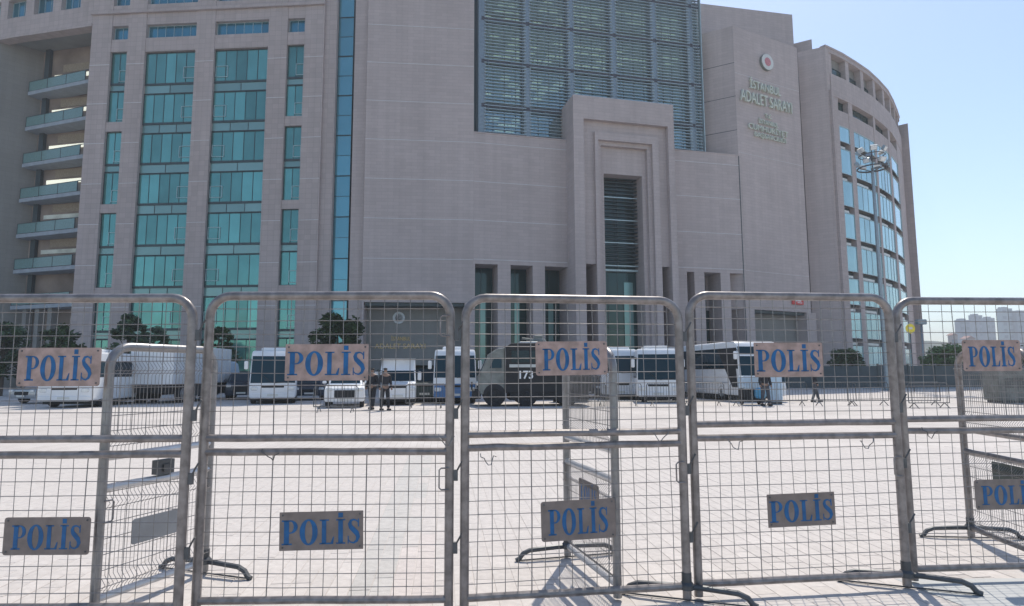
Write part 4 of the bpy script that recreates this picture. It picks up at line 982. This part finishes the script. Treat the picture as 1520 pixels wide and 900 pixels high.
# ------------------------------------------------------------------ people
def person(label,px_,py_,rz_,Hh=1.76,top='cloth',leg='cloth',walk=.12,arm=0,lean=0):
    x,y=vpos(px_,py_); t=thing('person',label,'person',(x,y,0),rz_); k=Hh/1.76
    def skin(name,V,E,Rr,mat,parent,sub=2):
        me=bpy.data.meshes.new(name); me.from_pydata([(a*k,c*k,d*k) for a,c,d in V],E,[]); o=bpy.data.objects.new(name,me); COL.objects.link(o)
        md=o.modifiers.new('s','SKIN')
        for i,r in enumerate(Rr):
            r=(r,r) if not isinstance(r,tuple) else r; o.data.skin_vertices[0].data[i].radius=(r[0]*k,r[1]*k)
        o.data.skin_vertices[0].data[0].use_root=True
        md2=o.modifiers.new('d','SUBSURF'); md2.levels=sub; md2.render_levels=sub
        bpy.context.view_layer.update(); me2=bpy.data.meshes.new_from_object(o.evaluated_get(bpy.context.evaluated_depsgraph_get())); bpy.data.objects.remove(o)
        me2.materials.clear(); me2.materials.append(M[mat]); me2.name=name
        for p in me2.polygons: p.use_smooth=True
        q=link(name,me2,parent); return q
    w2=walk
    V=[(0,0,.95),(0,.01,1.12),(0,.01,1.32),(0,0,1.46),(0,-.01,1.53),(0,-.02,1.62),(0,-.02,1.70),
       (.10,0,.88),(.11,-w2*.5,.50),(.11,-w2,.10),(.11,-w2-.14,.04),(-.10,0,.88),(-.11,w2*.3,.50),(-.11,w2,.10),(-.11,w2-.14,.04),
       (.19,0,1.42),(.25,.02,1.14),(.26 if not arm else .12,-.06-.16*arm,.92+.12*arm),(.26 if not arm else .05,-.09-.22*arm,.84+.2*arm),(-.19,0,1.42),(-.25,.02,1.14),(-.26,-.06,.92),(-.26,-.09,.84)]
    E=[(0,1),(1,2),(2,3),(3,4),(4,5),(5,6),(0,7),(7,8),(8,9),(9,10),(0,11),(11,12),(12,13),(13,14),(3,15),(15,16),(16,17),(17,18),(3,19),(19,20),(20,21),(21,22)]
    Rr=[(.15,.11),(.14,.10),(.17,.12),(.12,.09),.05,.075,.07,.09,.065,.045,.04,.09,.065,.045,.04,.065,.05,.04,.035,.065,.05,.04,.035]
    body=skin('body',V,E,Rr,'skin',t)
    skin('uniform_jacket',[V[i] for i in (0,1,2,3,15,16,17,19,20,21)],[(0,1),(1,2),(2,3),(3,4),(4,5),(5,6),(3,7),(7,8),(8,9)],[(.17,.13),(.17,.13),(.20,.14),(.13,.10),.08,.065,.052,.08,.065,.052],top,t)
    skin('trousers',[(0,0,.98)]+[V[i] for i in (7,8,9,11,12,13)],[(0,1),(1,2),(2,3),(0,4),(4,5),(5,6)],[(.16,.12),.105,.08,.068,.105,.08,.068],leg,t)
    skin('hair',[(0,.02,1.66),(0,.0,1.71),(0,.01,1.76)],[(0,1),(1,2)],[.09,.105,.08],'hair',body,1)
    for s,yy in ((1,-w2),(-1,w2)): b=MB(); b.bev(s*.11*k-.05*k,s*.11*k+.05*k,(yy-.19)*k,(yy+.08)*k,0,.10*k,.035*k); b.build('boot',M['black'],t)
    b=MB(); b.tube([(0,-.10*k,1.66*k),(0,-.135*k,1.635*k),(0,-.10*k,1.625*k)],.014,6); b.build('nose',M['skin'],body)
    return t
person('person in black uniform, left one of two standing by the white van',552,608,R(-20),arm=1)
person('person in black uniform, right one of two standing by the white van',571,610,R(35),arm=0)
person('person in dark clothes standing between the blue tank and the pale cabinet',1137,603,R(10),leg='cloth2')
person('person in dark clothes walking alone right of the coach',1211,597,R(80),walk=.2,leg='cloth2',Hh=1.7)
# ------------------------------------------------------------------ trees and shrubs
def tree(name,label,px_,Y,x0,x1,ytop,ybot,mat,n=4200,ls=.17,seed=1,shape='round',cat='tree',group='trees and shrubs in front of the courthouse'):
    c=at(px_,560,Y); rg=random.Random(seed); t=thing(name,label,cat,(c.x,Y,0),rg.uniform(0,6),group)
    zt=at(px_,ytop,Y).z; zb_=max(.2,at(px_,ybot,Y).z); rw=(at(x1,500,Y).x-at(x0,500,Y).x)/2; hz=(zt-zb_)
    b=MB(); b.tube([(0,0,0),(.04,.02,zb_+hz*.2),(-.03,.05,zb_+hz*.5),(0,0,zb_+hz*.85)],[.16,.13,.09,.03],8)
    for k in range(7):
        a=rg.uniform(0,6.28); z0=zb_+hz*rg.uniform(.05,.5); l=rw*rg.uniform(.5,.85); b.tube([(0,0,z0),(math.cos(a)*l*.5,math.sin(a)*l*.5,z0+hz*.12),(math.cos(a)*l,math.sin(a)*l,z0+hz*.22)],[.06,.045,.02],6)
    b.build('trunk',M['bark'],t)
    clumps=[]
    for k in range(46):
        u=rg.uniform(0,1)**.8; a=rg.uniform(0,6.28)
        if shape=='cone': rmax=rw*(1-u)**.75+.15
        elif shape=='flat': rmax=rw*(1-u**3*.3)
        else: rmax=rw*math.sqrt(max(.05,1-(2*u-.9)**2*.85)) if u>.45 else rw*(.75+.5*u)
        rr=rmax*math.sqrt(rg.uniform(.25,1))*rg.uniform(.8,1.02); clumps.append((math.cos(a)*rr,math.sin(a)*rr,zb_+u*hz*.95,rg.uniform(.22,.42)*rw*.75))
    b=MB()
    for k in range(n):
        cx,cy,cz,cr_=rg.choice(clumps); v=Vector((rg.gauss(0,1),rg.gauss(0,1),rg.gauss(0,.8))); v.normalize(); p=Vector((cx,cy,cz))+v*cr_*rg.uniform(.5,1.05)
        d=Vector((rg.gauss(0,1),rg.gauss(0,1),rg.gauss(0,.6))).normalized(); e=d.orthogonal().normalized(); s=ls*rg.uniform(.6,1.3)
        b.face([p-d*s,p+e*s*.45,p+d*s,p-e*s*.45])
    me=bpy.data.meshes.new('crown'); me.from_pydata(b.v,[],b.f); me.materials.append(M[mat]); o=bpy.data.objects.new('crown',me); COL.objects.link(o); o.parent=t
tree('tree','dark bushy tree at the far left edge',2,46,-42,34,480,560,'leaf',seed=1)
tree('tree','round dark tree under the balconies, left of the tan kiosk',88,46,58,118,482,560,'leaf',seed=2)
tree('tree','dark tree right of the tan kiosk above the minibus roof',188,46,158,212,466,555,'leaf',seed=3)
tree('tree','small dark tree beside the edge-on barrier post',226,47,206,250,486,555,'leaf',seed=4,n=1500)
tree('tree','slender dark tree behind the box truck',322,47,300,352,486,560,'leaf',seed=5,n=1500)
tree('tree','broad dome-shaped dark tree left of the gate recess',499,45,456,543,466,575,'leaf',seed=6,n=7500,ls=.2)
tree('shrub','clipped flat dark shrub against the curved wing',1256,58,1234,1280,521,545,'leaf',seed=7,shape='flat',cat='shrub')
tree('tree','bright green tree beyond the curved wing at the right',1408,60,1372,1434,514,556,'leafB',seed=8)
tree('tree','dark tree under the right POLİS sign',1462,66,1438,1500,512,560,'leaf',seed=9,n=1800)
tree('tree','dark tree at the right edge behind the generator',1522,66,1492,1570,520,560,'leaf',seed=10,n=1800)
# boundary wall in panels
p0=at(1168,560,56); p1=at(1900,560,62)
WP=Path([p0.to_2d(),at(1345,560,56).to_2d(),p1.to_2d()])
bw=thing('boundary_wall','low dark metal boundary wall in the shade along the right side of the square','wall',(p0.x,p0.y,0))
n=int(WP.L/2.6)
for k in range(n):
    a=WP.L*k/n; W_('wall_panel','hedge',(a+.06,a+WP.L/n-.06,.1,2.0+(.0 if k%3 else .06),-.05,0),P=WP,parent=bw)
    W_('wall_post','frame',(a-.06,a+.06,0,2.2,-.1,.05),P=WP,parent=bw)
W_('wall_base','conc',(0,WP.L,0,.1,-.15,.1),P=WP,parent=bw)
for o in COL.objects:
    if o.parent==bw: o.matrix_parent_inverse=Matrix.Translation(-bw.location)
# light mast
p=at(1316,560,52); t=thing('floodlight_mast','tall grey floodlight mast in front of the curved wing with a cluster of lamps','light mast',(p.x,p.y,0))
zt=at(1303,250,52).z
b=MB(); b.tube([(0,0,0),(0,0,zt*.5),(0,0,zt)],[.21,.16,.11],12); b.lathe((0,0,0),[(.01,0),(.38,0),(.38,.06),(.25,.1),(.24,.5),(.01,.5)],n=12); b.build('pole',M['steel'],t)
b=MB(); b.tube([(1.15*math.cos(R(a)),1.15*math.sin(R(a)),zt) for a in range(0,360,20)],.06,6,closed=True)
for a in range(0,360,60): b.tube([(0,0,zt-.3),(1.15*math.cos(R(a)),1.15*math.sin(R(a)),zt)],.035,6)
b.tube([(0,0,zt),(0,0,zt+2.0)],.05,6); b.tube([(1.0*math.cos(R(a)),1.0*math.sin(R(a)),zt+1.1) for a in range(0,360,30)],.04,6,closed=True)
b.build('head_ring',M['dkst'],t)
fl=None
for k in range(12):
    a=R(30*k+10); zz=zt+(.45 if k%2 else 1.5); rr=1.15 if k%2 else 1.0
    Mx=Matrix.Translation((rr*math.cos(a),rr*math.sin(a),zz))@Matrix.Rotation(a,4,'Z')@Matrix.Rotation(R(35),4,'Y')
    b=MB(); b.box(-.10,.12,-.26,.26,-.2,.2,Mx); f=b.build('floodlight',M['steel' if k%3 else 'offw'],t)
    b=MB(); b.box(.121,.14,-.22,.22,-.16,.16,Mx); b.build('lamp_glass',M['lens'],f)
# small street lamp and round yellow sign
p=at(1373,560,75); t=thing('street_lamp','thin street lamp with a square head beyond the curved wing','street lamp',(p.x,p.y,0)); zt=at(1373,482,75).z
b=MB(); b.tube([(0,0,0),(0,0,zt)],.08,8); b.build('pole',M['steel'],t); b=MB(); b.bev(-.55,.55,-.3,.3,zt,zt+.6,.1); b.build('lamp_head',M['steel'],t)
p=at(1356,560,48); t=thing('round_sign','small round yellow sign on a thin pole at the wing corner','sign',(p.x,p.y,0)); zt=at(1356,488,48).z
b=MB(); b.tube([(0,0,0),(0,0,zt)],.035,8); b.build('pole',M['dkst'],t); b=MB(); b.lathe((0,0,zt),[(.005,.02),(.36,.02),(.36,.05),(.005,.05)],(0,-1,0),20); o_=b.build('disc',M['yel'],t)
b=MB(); b.box(-.12,.14,-.075,-.052,zt-.05,zt+.12); b.build('mark',M['offw'],t)
# ------------------------------------------------------------------ distant town
hb=MB(); rg=random.Random(5); nx,ny=70,14
def hz_(x,y): return 2+38*math.exp(-((y-620)/200)**2)*(.75+.25*math.sin(x*.006+1)+.12*math.sin(x*.021))*(.35+.65*min(1,max(0,(y-380)/200)))-2.5
rows=[[Vector((-900+40*i,330+60*j,hz_(-900+40*i,330+60*j) if 0<j<ny-1 else -1.2)) for i in range(nx)] for j in range(ny)]
hb.quadstrip(rows,closed=False,caps=False); h_=hb.build('hill',M['hill'],kind='structure')
def tower(label,px0,px1,ytop,Y,mat,name='apartment_tower',floors=None,roof=False,cat='building',base=None):
    a=at(px0,545,Y); c=at(px1,545,Y); z=at((px0+px1)/2,ytop,Y).z; zb_=0 if base is None else base; w_=c.x-a.x; t=thing(name,label,cat,((a.x+c.x)/2,Y,zb_),R(12),'buildings of the distant town')
    hgt=z-zb_; b=MB(); b.box(-w_/2,w_/2,0,w_*.45,0,hgt); b.build('wall',M[mat],t)
    fl_=floors or max(2,int(hgt/5.5)); nb_=max(2,int(w_/6))
    for k in range(fl_):
        b=MB()
        for q in range(nb_): u=-w_/2+w_*(q+.22)/nb_; b.box(u,u+w_/nb_*.58,-.25,.02,hgt*(k+.3)/fl_,hgt*(k+.78)/fl_)
        b.build('window_row',M['farW'],t,'stuff')
    if roof: b=MB(); b.prism([(-w_*.55,0),(w_*.55,0),(0,w_*.28)],lambda p,q,s:Vector((p,s,hgt+q)),-.5,w_*.65); b.build('roof',M['roof'],t)
    else: b=MB(); b.box(-w_*.25,w_*.2,w_*.1,w_*.5,hgt,hgt+w_*.12); b.build('roof_housing',M[mat],t)
tower('pale distant tower block, left one of the group beyond the right barrier',1428,1447,475,640,'far')
tower('pale distant tower block, second of the group beyond the right barrier',1449,1466,468,660,'far')
tower('pale distant tower block, third of the group beyond the right barrier',1468,1484,472,640,'far')
tower('broad distant office tower at the right edge with a stepped top',1492,1512,458,600,'steel')
tower('distant block at the very right edge of the picture',1513,1540,464,600,'far')
tower('small pink distant house on the hill with a pitched roof',1414,1426,498,420,'farP',name='distant_house',floors=2,roof=True)
tower('low pale distant house right of the pink one',1436,1452,503,430,'farP',name='distant_house',floors=2,roof=True)
# ------------------------------------------------------------------ the air of a hot hazy day
hzm=bpy.data.materials.new('haze'); hzm.use_nodes=True; t_=hzm.node_tree; t_.nodes.clear()
pv=t_.nodes.new('ShaderNodeVolumePrincipled'); pv.inputs['Color'].default_value=(.90,.94,1,1); pv.inputs['Density'].default_value=.0009; pv.inputs['Anisotropy'].default_value=.1
M['vglass'].node_tree.nodes['Principled BSDF'].inputs['Specular IOR Level'].default_value=.22
ou=t_.nodes.new('ShaderNodeOutputMaterial'); t_.links.new(pv.outputs[0],ou.inputs['Volume'])
b=MB(); b.box(-1100,2050,-60,1250,-2,75); hz=b.build('haze',hzm); hz['kind']='stuff'
g_=[o for o in COL.objects if o.name=='ground'][0]
